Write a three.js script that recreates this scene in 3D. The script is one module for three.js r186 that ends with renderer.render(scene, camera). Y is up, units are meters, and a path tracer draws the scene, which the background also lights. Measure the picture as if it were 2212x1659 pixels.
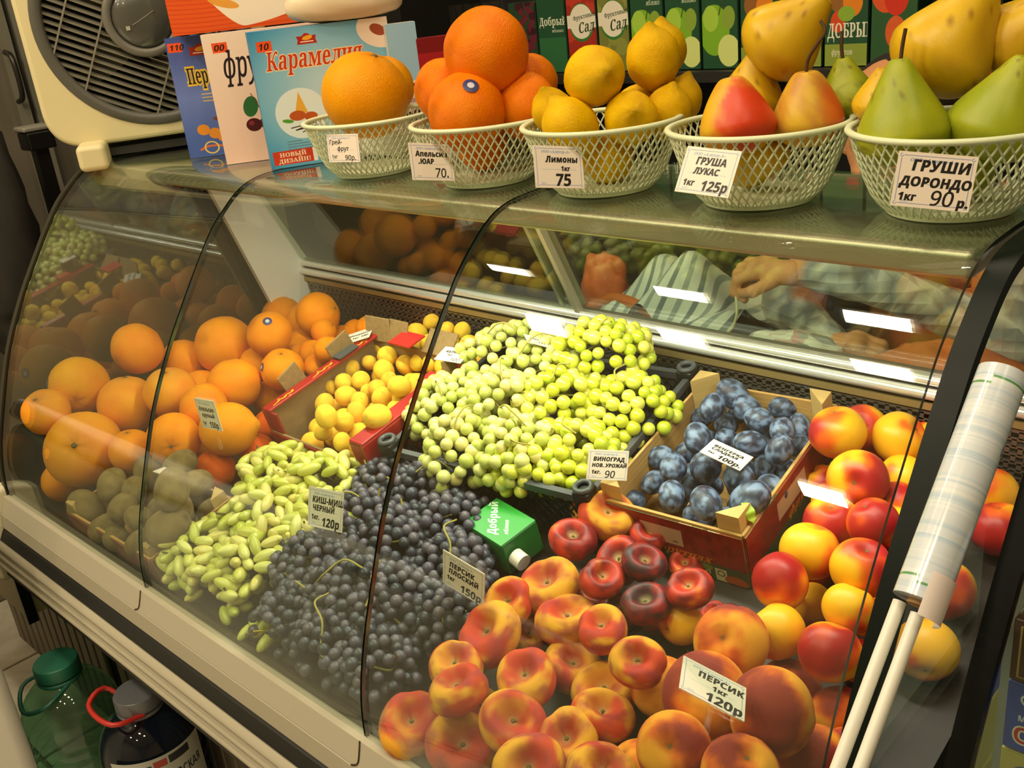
import * as THREE from 'three';
import { mergeGeometries } from 'three/addons/utils/BufferGeometryUtils.js';
import { RoundedBoxGeometry } from 'three/addons/geometries/RoundedBoxGeometry.js';
import { ImprovedNoise } from 'three/addons/math/ImprovedNoise.js';
import { MarchingCubes } from 'three/addons/objects/MarchingCubes.js';
import { RectAreaLightUniformsLib } from 'three/addons/lights/RectAreaLightUniformsLib.js';

// ---------------------------------------------------------------- camera, lights, exposure
const scene = new THREE.Scene();
scene.background = new THREE.Color(0x000000);
RectAreaLightUniformsLib.init();
const camera = new THREE.PerspectiveCamera(41.969, 2212 / 1659, 0.02, 60);
{
  const right = new THREE.Vector3(0.72374229, -0.10371234, -0.68223226);
  const down = new THREE.Vector3(0.19059569, -0.92014151, 0.34207147);
  const fwd = new THREE.Vector3(-0.66322725, -0.37760212, -0.64617819);
  const m = new THREE.Matrix4().makeBasis(right, down.clone().negate(), fwd.clone().negate());
  camera.position.set(0, 1.45, 0);
  camera.quaternion.setFromRotationMatrix(m);
}
const renderer = new THREE.WebGLRenderer({ antialias: true });
renderer.toneMapping = THREE.LinearToneMapping;
renderer.toneMappingExposure = 1.22;
renderer.shadowMap.enabled = true;
const WARM = new THREE.Color().setRGB(1, 0.85, 0.58);
// ceiling lamps: [x, z, length along x, width, radiance]
const LAMPS = [
  [-0.35, -0.45, 0.16, 0.09, 90], [-0.95, -0.35, 0.16, 0.09, 90], [-1.5, -0.3, 0.16, 0.09, 80], [-2.15, -0.25, 0.16, 0.09, 60],
  [-0.4, 0.35, 0.16, 0.09, 100], [-1.05, 0.4, 0.16, 0.09, 170], [-1.7, 0.45, 0.16, 0.09, 170], [-2.3, 0.55, 0.16, 0.09, 150],
  [-0.5, 1.3, 0.16, 0.09, 80], [-1.4, 1.3, 0.16, 0.09, 110], [-0.75, -1.5, 0.16, 0.09, 60], [-1.35, -1.5, 0.16, 0.09, 50], [0.4, -0.4, 0.16, 0.09, 80],
];
const CASE_LAMP = [-1.42, -0.3, 1.1775, -0.878, 76]; // tube under the shelf lip: x from, x to, y, z, radiance
const CEIL = 2.62;

// ---------------------------------------------------------------- helpers
function rng(seed) { let a = seed >>> 0; return () => { a |= 0; a = (a + 0x6D2B79F5) | 0; let t = Math.imul(a ^ (a >>> 15), 1 | a); t = (t + Math.imul(t ^ (t >>> 7), 61 | t)) ^ t; return ((t ^ (t >>> 14)) >>> 0) / 4294967296; }; }
const noise = new ImprovedNoise();
const fbm = (x, y, z, o = 3) => { let s = 0, a = 0.5, f = 1; for (let i = 0; i < o; i++) { s += a * noise.noise(x * f, y * f, z * f); a *= 0.5; f *= 2.03; } return s; };
const sm = (a, b, x) => { const t = Math.min(1, Math.max(0, (x - a) / (b - a))); return t * t * (3 - 2 * t); };
const lin = (hex) => new THREE.Color(hex);
const V = (x, y, z) => new THREE.Vector3(x, y, z);
const taken = {};
function numbered(name) { const n = taken[name] = (taken[name] ?? -1) + 1; return n ? name + '_' + String(n).padStart(3, '0') : name; }
function tag(o, label, category, group, kind) { o.userData.label = label; o.userData.category = category; if (group) o.userData.group = group; if (kind) o.userData.kind = kind; return o; }
function shadow(o) { o.traverse((m) => { if (m.isMesh) { m.castShadow = true; m.receiveShadow = true; } }); return o; }
function thing(name, label, category, group, pos = [0, 0, 0]) { const g = new THREE.Group(); g.name = numbered(name); g.position.set(...pos); scene.add(g); return tag(g, label, category, group); }
function part(parent, name, geo, mat, label) { const m = new THREE.Mesh(geo, mat); m.name = name; m.castShadow = m.receiveShadow = true; parent.add(m); if (label) m.userData.label = label; return m; }
function solo(name, geo, mat, label, category, group) { const m = new THREE.Mesh(geo, mat); m.name = numbered(name); m.castShadow = m.receiveShadow = true; scene.add(m); return tag(m, label, category, group); }
function struct(name, geo, mat, label) { const m = new THREE.Mesh(geo, mat); m.name = name; m.castShadow = m.receiveShadow = true; scene.add(m); m.userData = { kind: 'structure', label, category: name.split('_')[0] }; return m; }
function bx(w, h, d, x = 0, y = 0, z = 0) { const g = new THREE.BoxGeometry(w, h, d); g.translate(x, y, z); return g; }
function rbx(w, h, d, r, x = 0, y = 0, z = 0) { const g = new RoundedBoxGeometry(w, h, d, 2, r); g.translate(x, y, z); return g; }
const clean = (gs) => mergeGeometries(gs.map((g) => { const k = g.index ? g.toNonIndexed() : g.clone(); for (const n of Object.keys(k.attributes)) if (!['position', 'normal', 'uv'].includes(n)) k.deleteAttribute(n); return k; }));
function bar(a, b, w, h = w, up = V(0, 1, 0)) { // a square bar from a to b
  const d = b.clone().sub(a), L = d.length(); const g = new THREE.BoxGeometry(w, h, L);
  const z = d.normalize(), x = up.clone().cross(z).normalize(), y = z.clone().cross(x);
  g.applyMatrix4(new THREE.Matrix4().makeBasis(x, y, z).setPosition(a.clone().add(b).multiplyScalar(0.5))); return g;
}
function tube(pts, r, seg = 16, rad = 6) { return new THREE.TubeGeometry(new THREE.CatmullRomCurve3(pts), seg, r, rad, false); }
function sweepX(prof, x0, x1) { // closed profile [[y,z]...] extruded along x
  const s = new THREE.Shape(prof.map(([y, z]) => new THREE.Vector2(-z, y)));
  const g = new THREE.ExtrudeGeometry(s, { depth: x1 - x0, bevelEnabled: false });
  g.applyMatrix4(new THREE.Matrix4().makeBasis(V(0, 0, -1), V(0, 1, 0), V(1, 0, 0)).setPosition(x0, 0, 0)); return g;
}
// ---------------------------------------------------------------- materials
const std = (color, roughness = 0.6, metalness = 0, extra = {}) => new THREE.MeshStandardMaterial({ color, roughness, metalness, ...extra });
const phys = (o) => new THREE.MeshPhysicalMaterial(o);
function noiseTex(size, f, seed, lo = 0, hi = 1, oct = 3, stretch = [1, 1]) { // tiling grey noise
  const d = new Uint8Array(size * size * 4);
  for (let j = 0; j < size; j++) for (let i = 0; i < size; i++) {
    const a = i / size * Math.PI * 2, b = j / size * Math.PI * 2, R = f / (Math.PI * 2);
    const v = 0.5 + fbm(Math.cos(a) * R * stretch[0] + seed, Math.sin(a) * R * stretch[0] + Math.cos(b) * R * stretch[1], Math.sin(b) * R * stretch[1] + seed * 1.7, oct);
    const g = 255 * Math.min(1, Math.max(0, lo + (hi - lo) * v)); d.set([g, g, g, 255], (j * size + i) * 4);
  }
  const t = new THREE.DataTexture(d, size, size); t.wrapS = t.wrapT = THREE.RepeatWrapping; t.magFilter = THREE.LinearFilter; t.needsUpdate = true; return t;
}
const pore = noiseTex(256, 60, 3, 0, 1, 2), fuzz = noiseTex(256, 90, 9, 0, 1, 2), blot = noiseTex(256, 7, 21, 0.72, 1.05, 4);
const grain = noiseTex(256, 5, 5, 0.6, 1.1, 4, [0.5, 7]), brushed = noiseTex(256, 6, 15, 0.75, 1.05, 3, [0.4, 14]);
function canvasTex(w, h, draw) { const c = document.createElement('canvas'); c.width = w; c.height = h; const x = c.getContext('2d'); draw(x, w, h); const t = new THREE.CanvasTexture(c); t.colorSpace = THREE.SRGBColorSpace; t.anisotropy = 4; return t; }
const glassMat = phys({ color: 0xf3faf4, roughness: 0.0, metalness: 0, transmission: 1, thickness: 0, ior: 1.5, side: THREE.DoubleSide });
const steel = std(0xb9b4a8, 0.32, 0.9), steelDull = std(0xb4ab94, 0.38, 0.6), cream = std(0xada591, 0.45), black = std(0x0b0c0c, 0.35), darkRubber = std(0x101110, 0.5);
const edgeGreen = phys({ color: 0x0c1f17, roughness: 0.12, clearcoat: 1, clearcoatRoughness: 0.05 });
const wood = std(0xd9b277, 0.7, 0, { map: grain }), woodBox = std(0xe0b873, 0.65, 0, { map: grain });
const whitePaint = std(0xe9e6dd, 0.4), greyPaint = std(0x8f8d88, 0.5);

// ---------------------------------------------------------------- the room
const X0 = -3.2, X1 = 1.6, Z0 = -2.05, Z1 = 2.4;
{
  const tilesMat = std(0xe2d9c8, 0.35, 0, { map: blot });
  const fl = struct('floor', bx(X1 - X0, 0.1, Z1 - Z0, (X0 + X1) / 2, -0.055, (Z0 + Z1) / 2), std(0x8d8371, 0.8), 'light beige tiled shop floor');
  const tg = rbx(0.392, 0.012, 0.392, 0.004);
  for (let i = 0; i < 12; i++) for (let j = 0; j < 11; j++) { const t = part(fl, 'tile', tg, tilesMat); t.position.set(X0 + 0.2 + i * 0.4, 0, Z0 + 0.225 + j * 0.4); }
  struct('ceiling', bx(X1 - X0, 0.1, Z1 - Z0, (X0 + X1) / 2, CEIL + 0.1, (Z0 + Z1) / 2), std(0xd8d0bc, 0.9), 'pale flat shop ceiling with spot lamps');
  struct('wall_back', bx(X1 - X0, CEIL + 0.1, 0.1, (X0 + X1) / 2, CEIL / 2, Z0 - 0.05), std(0x2a2622, 0.85), 'dark wall behind the juice shelf');
  struct('wall_left', bx(0.1, CEIL + 0.1, Z1 - Z0, X0 - 0.05, CEIL / 2, (Z0 + Z1) / 2), std(0xb0a58c, 0.85), 'beige side wall beyond the fan and the shop door');
  struct('wall_right', bx(0.1, CEIL + 0.1, Z1 - Z0, X1 + 0.05, CEIL / 2, (Z0 + Z1) / 2), std(0xa99d86, 0.85), 'beige side wall of the shop');
  struct('wall_front', bx(X1 - X0, CEIL + 0.1, 0.1, (X0 + X1) / 2, CEIL / 2, Z1 + 0.05), std(0xb9ad96, 0.85), 'beige wall on the customer side');
}
// ceiling lamps: housing, glowing diffuser and the light just under it
LAMPS.forEach(([x, z, w, d, e], i) => {
  const t = thing('ceiling_lamp', 'small white ceiling spot lamp with glowing diffuser above the shop', 'lamp', 'ceiling spot lamps', [x, CEIL, z]);
  part(t, 'housing', rbx(w + 0.05, 0.05, d + 0.05, 0.01, 0, 0.025, 0), whitePaint);
  part(t, 'diffuser', bx(w, 0.012, d, 0, -0.006, 0), std(0xffffff, 0.5, 0, { emissive: WARM, emissiveIntensity: 6 }));
  const l = new THREE.RectAreaLight(WARM, e, w, d); l.position.set(x, CEIL - 0.02, z); l.lookAt(x, 0, z); scene.add(l);
});
// ---------------------------------------------------------------- the refrigerated display case
// profile of the curved front glass, (y, z), from the flat top forward and down to the front rail
const PROF = [[1.214, -1.03], [1.214, -0.9], [1.2138, -0.85], [1.212, -0.815], [1.206, -0.788], [1.195, -0.766], [1.18, -0.746], [1.154, -0.717], [1.121, -0.69], [1.082, -0.661], [1.01, -0.611], [0.93, -0.565], [0.85, -0.531], [0.77, -0.502], [0.722, -0.490], [0.69, -0.486], [0.666, -0.485]];
const profCurve = new THREE.CatmullRomCurve3(PROF.map(([y, z]) => V(0, y, z)), false, 'centripetal');
const profPts = profCurve.getPoints(90);
const GT = 0.005; // glass thickness
function profOffset(o) { return profPts.map((p, i) => { const a = profPts[Math.max(0, i - 1)], b = profPts[Math.min(profPts.length - 1, i + 1)]; const t = b.clone().sub(a).normalize(); const n = V(0, t.z, -t.y); return p.clone().addScaledVector(n, o); }); }
const outerP = profPts, innerP = profOffset(profOffset(1)[20].y < profPts[20].y ? GT : -GT);
function ribbon(A, B) { // strip between two polylines
  const pos = [], idx = [], uv = []; let L = 0;
  A.forEach((a, i) => { const b = B[i]; if (i) L += a.distanceTo(A[i - 1]); pos.push(a.x, a.y, a.z, b.x, b.y, b.z); uv.push(L, 0, L, a.distanceTo(b)); if (i) { const k = i * 2; idx.push(k - 2, k - 1, k, k - 1, k + 1, k); } });
  const g = new THREE.BufferGeometry(); g.setAttribute('position', new THREE.Float32BufferAttribute(pos, 3)); g.setAttribute('uv', new THREE.Float32BufferAttribute(uv, 2)); g.setIndex(idx); g.computeVertexNormals(); return g;
}
const atX = (P, x) => P.map((p) => V(x, p.y, p.z));
function bandX(P, Q, x0, x1) { // solid band between profile P and Q from x0 to x1
  return clean([ribbon(atX(P, x0), atX(P, x1)), ribbon(atX(Q, x1), atX(Q, x0)), ribbon(atX(P, x0), atX(Q, x0)), ribbon(atX(Q, x1), atX(P, x1)),
    ribbon([V(x0, P[0].y, P[0].z), V(x1, P[0].y, P[0].z)], [V(x0, Q[0].y, Q[0].z), V(x1, Q[0].y, Q[0].z)]), ribbon([V(x0, P.at(-1).y, P.at(-1).z), V(x1, P.at(-1).y, P.at(-1).z)], [V(x0, Q.at(-1).y, Q.at(-1).z), V(x1, Q.at(-1).y, Q.at(-1).z)])]);
}
const DECK0 = V(0, 0.655, -0.5), DECKN = V(0, 1, 0.22).normalize(), DT = Math.atan(0.22);
const deckY = (z) => 0.655 + 0.22 * (-z - 0.5);
const onDeck = (x, z, h) => V(x, deckY(z), z).addScaledVector(DECKN, h);
const XL = -1.84, XR = -0.272;
const dcase = thing('display_case', 'long refrigerated display case with curved glass front full of fruit', 'display case');
{
  const c = dcase;
  const seams = [XL + 0.006, -1.32, -0.8, XR];
  for (let i = 0; i < 3; i++) {
    const a = seams[i] + 0.0015, b = seams[i + 1] - 0.0015;
    const g = clean([ribbon(atX(outerP, a), atX(outerP, b)), ribbon(atX(innerP, b), atX(innerP, a))]);
    const p = part(c, 'curved_glass_pane', g, glassMat, 'clear curved glass pane bending over the front');
    part(p, 'glass_edge', ribbon(atX(outerP, a), atX(innerP, a)), edgeGreen, 'dark green polished glass edge'); part(p, 'glass_edge', ribbon(atX(innerP, b), atX(outerP, b)), edgeGreen, 'dark green polished glass edge');
  }
  // shelf under the flat part of the glass, with a rounded front lip
  part(c, 'top_shelf', rbx(XR - XL - 0.02, 0.024, 0.255, 0.006, (XL + XR) / 2, 1.195, -0.9275), steelDull, 'grey steel shelf under the flat glass top');
  { const [x0, x1, y, z, e] = CASE_LAMP, col = new THREE.Color().setRGB(1, 0.93, 0.76); const g = new THREE.CylinderGeometry(0.005, 0.005, x1 - x0, 12); g.rotateZ(Math.PI / 2); g.translate((x0 + x1) / 2, y, z); part(c, 'lamp_tube', g, std(0xffffff, 0.4, 0, { emissive: col, emissiveIntensity: 3 }), 'thin lamp tube under the shelf'); const l = new THREE.RectAreaLight(col, e, x1 - x0, 0.02); l.position.set((x0 + x1) / 2, y - 0.007, z); l.lookAt((x0 + x1) / 2, 0, z - 0.2); scene.add(l); }
  // rear leaning sliding glass, its brackets and rail
  const rl = V(0, 0.932, -1.165), rt = V(0, 1.186, -1.045), rd = rt.clone().sub(rl);
  for (const [a, b, o] of [[XL + 0.05, -1.02, 0], [-1.06, XR, 0.012]]) {
    const g = bx(b - a, rd.length(), 0.004); g.rotateX(Math.atan2(rd.z, rd.y)); g.translate((a + b) / 2, (rl.y + rt.y) / 2, (rl.z + rt.z) / 2 - o);
    const p = part(c, 'sliding_glass_door', g, glassMat, 'leaning rear sliding glass door');
    const e = bar(V(o ? a : b, rl.y, rl.z - o), V(o ? a : b, rt.y, rt.z - o), 0.012, 0.008, V(1, 0, 0)); part(p, 'door_edge', e, steelDull);
  }
  for (const [y, r] of [[0.929, 0.0065], [0.912, 0.0075]]) { const g = new THREE.CylinderGeometry(r, r, XR - XL - 0.06, 16); g.rotateZ(Math.PI / 2); g.translate((XL + XR) / 2 + 0.02, y, -1.163 + (0.929 - y) * 0.2); part(c, 'door_rail', g, std(0xf2f0ea, 0.22, 0.6), 'bright round aluminium door rail'); }
  part(c, 'rail_back', bx(XR - XL - 0.04, 0.05, 0.012, (XL + XR) / 2, 0.912, -1.176), steel);
  part(c, 'rear_trim', bx(XR - XL - 0.04, 0.009, 0.006, (XL + XR) / 2, 0.894, -1.163), std(0xa8905e, 0.4, 0.5), 'narrow dull brass trim under the rail');
  for (const x of [XL + 0.045, XR - 0.02]) { const s = sweepX([[1.19, -0.965], [1.19, -1.05], [0.86, -1.215], [0.62, -1.215], [0.62, -1.15]], x - 0.006, x + 0.006); part(c, 'support_bracket', s, whitePaint, 'white slanting support bracket'); }
  part(c, 'middle_bracket', bar(V(-1.04, 1.185, -1.07), V(-1.04, 0.93, -1.19), 0.028, 0.006, V(1, 0, 0)), steelDull);
  // perforated rear panel: horizontal straps and staggered short webs leave real holes
  const gs = [], w0 = XL + 0.06, w1 = XR - 0.01, rows = 11, ph = 0.0105;
  for (let j = 0; j <= rows; j++) gs.push(bx(w1 - w0, 0.0042, 0.002, (w0 + w1) / 2, 0.884 - j * ph, -1.165));
  for (let j = 0; j < rows; j++) for (let x = w0 + (j % 2) * 0.0075; x < w1; x += 0.015) gs.push(bx(0.0058, ph, 0.002, x, 0.884 - (j + 0.5) * ph, -1.165));
  part(c, 'perforated_panel', clean(gs), std(0x8a8276, 0.38, 0.8), 'perforated metal rear panel');
  part(c, 'duct_wall', bx(XR - XL, 0.42, 0.02, (XL + XR) / 2, 0.69, -1.2), std(0x77746a, 0.6, 0.5), 'grey sheet metal duct behind the perforated panel');
  // deck and inner front lip
  const dk = bx(XR - XL, 0.03, 0.72); dk.translate((XL + XR) / 2, -0.015, 0); dk.rotateX(DT); dk.translate(0, deckY(-0.845), -0.845);
  part(c, 'deck', dk, std(0x2b211b, 0.5), 'dark brown sloping deck');
  part(c, 'inner_lip', sweepX([[0.672, -0.492], [0.672, -0.503], [0.64, -0.53], [0.62, -0.53], [0.62, -0.492]], XL, XR), std(0x241a14, 0.45));
  // front rails: flat cream band, black gap, ridged cream bumper
  const F0 = XL - 0.012, F1 = XR + 0.004;
  part(c, 'front_rail', sweepX([[0.6675, -0.493], [0.667, -0.477], [0.6405, -0.464], [0.6395, -0.4655], [0.6385, -0.463], [0.613, -0.459], [0.6, -0.49], [0.6, -0.53], [0.63, -0.53]], F0, F1), cream, 'flat cream front rail with a fine groove');
  part(c, 'dark_strip', sweepX([[0.612, -0.468], [0.606, -0.458], [0.589, -0.448], [0.58, -0.452], [0.58, -0.52], [0.612, -0.52]], F0, F1), darkRubber, 'black rubber strip between the rails');
  const rid = []; for (let i = 0; i <= 40; i++) { const s = i / 40; rid.push([0.592 - s * 0.056, -0.446 + 0.0075 * Math.abs(Math.sin(s * Math.PI * 3)) + 0.006 * s]); }
  part(c, 'ridged_bumper', sweepX([...rid, [0.53, -0.49], [0.53, -0.53], [0.585, -0.53], [0.585, -0.454]], F0, F1), cream, 'ridged cream bumper rail');
  part(c, 'under_strip', sweepX([[0.536, -0.445], [0.52, -0.441], [0.505, -0.449], [0.505, -0.53], [0.53, -0.53]], F0, F1), darkRubber);
  for (const x of [-1.32, -0.8]) part(c, 'rail_crack', tube([V(x, 0.6676, -0.4768), V(x + 0.003, 0.657, -0.4715), V(x + 0.004, 0.645, -0.4657), V(x - 0.006, 0.6395, -0.4634)], 0.0011, 16, 5), std(0x3a2413, 0.8), 'thin dark crack in the cream rail');
  // end caps of the rail
  part(c, 'end_cap', rbx(0.035, 0.18, 0.085, 0.012, XL - 0.022, 0.595, -0.47), std(0xd9cfae, 0.4), 'rounded cream plastic end cap');
  // base: recessed ribbed plinth
  part(c, 'plinth', bx(XR - XL, 0.5, 0.58, (XL + XR) / 2, 0.257, -0.876), std(0x57503f, 0.6));
  const rg = rbx(0.04, 0.5, 0.012, 0.005);
  for (let x = XL + 0.015; x < XR; x += 0.046) { const r = part(c, 'plinth_rib', rg, std(0x6d6552, 0.5, 0.1)); r.position.set(x, 0.257, -0.583); }
  part(c, 'body', bx(XR - XL, 0.09, 0.7, (XL + XR) / 2, 0.56, -0.85), std(0x6a624f, 0.6));
  // left end: tinted mirror-like glass wall on a dark panel
  const endShape = [...profPts.map((p) => [p.y, p.z]), [0.6, -0.485], [0.6, -1.22], [0.9, -1.22]];
  part(c, 'end_wall', sweepX(endShape, XL - 0.012, XL), phys({ color: 0x2c2920, roughness: 0.03, ior: 2.0, clearcoat: 1, clearcoatRoughness: 0.02 }), 'dark tinted glass end wall');
  part(c, 'end_trim', bandX(profOffset(0.002), innerP, XL - 0.016, XL - 0.003), std(0x3a382c, 0.35, 0.3));
  part(c, 'end_post', bar(V(XL + 0.012, 1.19, -1.0), V(XL + 0.012, 0.7, -1.1), 0.01, 0.012, V(1, 0, 0)), black);
  // right end: clear glass wall with a thick black edge
  const ew = new THREE.ShapeGeometry(new THREE.Shape([...profPts.map((p) => new THREE.Vector2(-p.z, p.y)), new THREE.Vector2(0.485, 0.6), new THREE.Vector2(1.2, 0.6), new THREE.Vector2(1.2, 0.9)]));
  ew.applyMatrix4(new THREE.Matrix4().makeBasis(V(0, 0, -1), V(0, 1, 0), V(1, 0, 0)).setPosition(XR + 0.018, 0, 0));
  const ewall = part(c, 'end_glass', ew, glassMat, 'clear glass end wall');
  const inn = profOffset(profOffset(1)[20].y < profPts[20].y ? 0.012 : -0.012);
  part(ewall, 'black_edge', bandX(outerP, inn, XR + 0.007, XR + 0.026), phys({ color: 0x07110d, roughness: 0.4, specularIntensity: 0.35 }), 'thick black green edge of the end glass');
}
// the next case to the right: only its end glass, edge and deck are in view
const XN = -0.19;
const dcase2 = thing('display_case', 'neighbouring display case holding boxed butter, seen edge on past the rolls', 'display case');
{
  const c = dcase2;
  const ew = new THREE.ShapeGeometry(new THREE.Shape([...profPts.map((p) => new THREE.Vector2(-p.z, p.y)), new THREE.Vector2(0.485, 0.6), new THREE.Vector2(1.2, 0.6), new THREE.Vector2(1.2, 0.9)]));
  ew.applyMatrix4(new THREE.Matrix4().makeBasis(V(0, 0, -1), V(0, 1, 0), V(1, 0, 0)).setPosition(XN + 0.006, 0, 0));
  const e = part(c, 'end_glass', ew, glassMat, 'clear glass end wall');
  const inn = profOffset(profOffset(1)[20].y < profPts[20].y ? 0.012 : -0.012);
  part(e, 'black_edge', bandX(outerP, inn, XN - 0.002, XN + 0.014), phys({ color: 0x060a08, roughness: 0.4, specularIntensity: 0.35 }), 'black edge of the end glass');
  part(c, 'curved_glass_pane', clean([ribbon(atX(outerP, XN + 0.016), atX(outerP, 0.45)), ribbon(atX(innerP, 0.45), atX(innerP, XN + 0.016))]), glassMat);
  part(c, 'top_shelf', rbx(0.62, 0.024, 0.255, 0.006, XN + 0.33, 1.195, -0.9275), steelDull);
  part(c, 'deck', bx(0.63, 0.03, 0.66, XN + 0.325, 0.7, -0.85), std(0x9a9a94, 0.4));
  part(c, 'rear_wall', bx(0.63, 0.5, 0.02, XN + 0.325, 0.95, -1.17), std(0x8d989c, 0.4));
  part(c, 'front_rail', sweepX([[0.6675, -0.493], [0.667, -0.477], [0.613, -0.459], [0.5, -0.46], [0.5, -0.53], [0.63, -0.53]], XN, 0.45), cream);
  part(c, 'body', bx(0.64, 0.68, 0.68, XN + 0.32, 0.345, -0.86), std(0x2c2a26, 0.6));
}
// ---------------------------------------------------------------- fruit shapes
function fruitGeo(shape, color, ws = 32, hs = 22, uvs = [5, 2.5]) {
  const pos = [], uv = [], col = [], idx = [];
  for (let j = 0; j <= hs; j++) for (let i = 0; i <= ws; i++) {
    const th = j / hs * Math.PI, ph = (i % ws) / ws * Math.PI * 2 - Math.PI;
    const [rho, y] = shape(th, ph); const x = rho * Math.cos(ph), z = rho * Math.sin(ph);
    pos.push(x, y, z); uv.push(i / ws * uvs[0], j / hs * uvs[1]);
    const c = color(Math.sin(th) * Math.cos(ph), Math.cos(th), Math.sin(th) * Math.sin(ph), th, ph); col.push(c.r, c.g, c.b);
    if (j < hs && i < ws) { const a = j * (ws + 1) + i, b = a + ws + 1; if (j) idx.push(a, a + 1, b); if (j < hs - 1) idx.push(a + 1, b + 1, b); }
  }
  const g = new THREE.BufferGeometry();
  g.setAttribute('position', new THREE.Float32BufferAttribute(pos, 3)); g.setAttribute('uv', new THREE.Float32BufferAttribute(uv, 2)); g.setAttribute('color', new THREE.Float32BufferAttribute(col, 3)); g.setIndex(idx); g.computeVertexNormals();
  const n = g.attributes.normal;
  for (let j = 0; j <= hs; j++) { const a = j * (ws + 1), b = a + ws; const v = V(n.getX(a) + n.getX(b), n.getY(a) + n.getY(b), n.getZ(a) + n.getZ(b)).normalize(); n.setXYZ(a, v.x, v.y, v.z); n.setXYZ(b, v.x, v.y, v.z); }
  for (let i = 0; i <= ws; i++) { n.setXYZ(i, 0, 1, 0); n.setXYZ(hs * (ws + 1) + i, 0, -1, 0); }
  return g;
}
const G2 = (x, s) => Math.exp(-(x / s) * (x / s));
const mixc = (a, b, t) => a.clone().lerp(b, Math.min(1, Math.max(0, t)));
const variants = (n, f) => Array.from({ length: n }, (_, k) => f(k));
const peel = phys({ vertexColors: true, roughness: 0.42, specularIntensity: 0.35, bumpMap: pore, bumpScale: 0.0007 });
const waxy = phys({ vertexColors: true, roughness: 0.36, specularIntensity: 0.7, bumpMap: fuzz, bumpScale: 0.0001 });
const velvet = phys({ vertexColors: true, roughness: 0.75, specularIntensity: 0.5, sheen: 0.25, sheenRoughness: 0.5, sheenColor: new THREE.Color(0.8, 0.55, 0.45), bumpMap: fuzz, bumpScale: 0.0002 });
const bloomMat = phys({ vertexColors: true, roughness: 0.5 });
const hairy = std(0xffffff, 0.95, 0, { vertexColors: true, bumpMap: fuzz, bumpScale: 0.0012 });
const shapes = {
  orange: (k) => (th, ph) => { const d = fbm(Math.sin(th) * Math.cos(ph) * 1.1 + k * 9, Math.cos(th) * 1.1, Math.sin(th) * Math.sin(ph) * 1.1, 2) * 0.07; const r = 1 + d - 0.05 * G2(th, 0.2) - 0.03 * G2(Math.PI - th, 0.16) + 0.012 * Math.cos(ph * 5) * G2(th, 0.45); return [r * Math.sin(th), r * Math.cos(th) * 0.96]; },
  navel: () => (th, ph) => { const r = 1 + 0.2 * G2(th, 0.26); return [r * Math.sin(th) * 0.95, r * Math.cos(th) * 1.02]; },
  lemon: (k) => (th, ph) => { const r = 1 + fbm(Math.sin(th) * Math.cos(ph) * 1.6 + k * 5, Math.cos(th) * 1.6, Math.sin(th) * Math.sin(ph) * 1.6, 2) * 0.09; return [r * Math.sin(th) * 0.96, r * Math.cos(th) * 1.08 + 0.24 * G2(th, 0.24) - 0.13 * G2(Math.PI - th, 0.26)]; },
  peach: (k) => (th, ph) => { const c = 1 - 0.06 * G2(ph, 0.16) * Math.sin(th) + 0.015 * G2(ph, 0.5); const r = 1 + 0.05 * fbm(k * 7 + Math.sin(th) * Math.cos(ph), Math.cos(th), Math.sin(th) * Math.sin(ph), 2); return [r * c * Math.sin(th), r * 0.94 * Math.cos(th) - 0.2 * G2(th, 0.3) - 0.03 * G2(Math.PI - th, 0.15)]; },
  flat: (k) => (th, ph) => { const w = 1 + 0.06 * Math.sin(ph * 2 + k) + 0.05 * fbm(k * 3 + Math.cos(ph), Math.sin(ph), th, 2); const cl = 1 - 0.1 * G2(ph, 0.24) * Math.sin(th); const ro = Math.pow(Math.sin(th), 0.82); return [ro * w * cl, Math.sign(Math.cos(th)) * Math.pow(Math.abs(Math.cos(th)), 0.85) * 0.66 - 0.5 * G2(th, 0.36) + 0.3 * G2(Math.PI - th, 0.4) - 0.06 * G2(ph, 0.3) * G2(th, 0.9)]; },
  apricot: (k) => (th, ph) => { const c = 1 - 0.045 * G2(ph, 0.18) * Math.sin(th); const r = 1 + 0.06 * fbm(k * 4 + Math.sin(th) * Math.cos(ph), Math.cos(th), Math.sin(th) * Math.sin(ph), 2); return [r * c * Math.sin(th) * 0.93, r * Math.cos(th) * 1.08 - 0.07 * G2(th, 0.22)]; },
  plum: (k) => (th, ph) => { const c = 1 - 0.05 * G2(ph, 0.13) * Math.sin(th); const r = 1 + 0.04 * fbm(k * 6 + Math.sin(th) * Math.cos(ph), Math.cos(th), Math.sin(th) * Math.sin(ph), 2); return [r * c * Math.sin(th) * 0.88, r * Math.cos(th) * 1.16 - 0.05 * G2(th, 0.2)]; },
  kiwi: (k) => (th, ph) => { const r = 1 + 0.03 * fbm(k * 6 + Math.sin(th) * Math.cos(ph), Math.cos(th), Math.sin(th) * Math.sin(ph), 2); return [r * Math.pow(Math.sin(th), 0.9) * 0.84, r * Math.cos(th) * 1.14 + 0.03 * G2(th, 0.12)]; },
};
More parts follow.
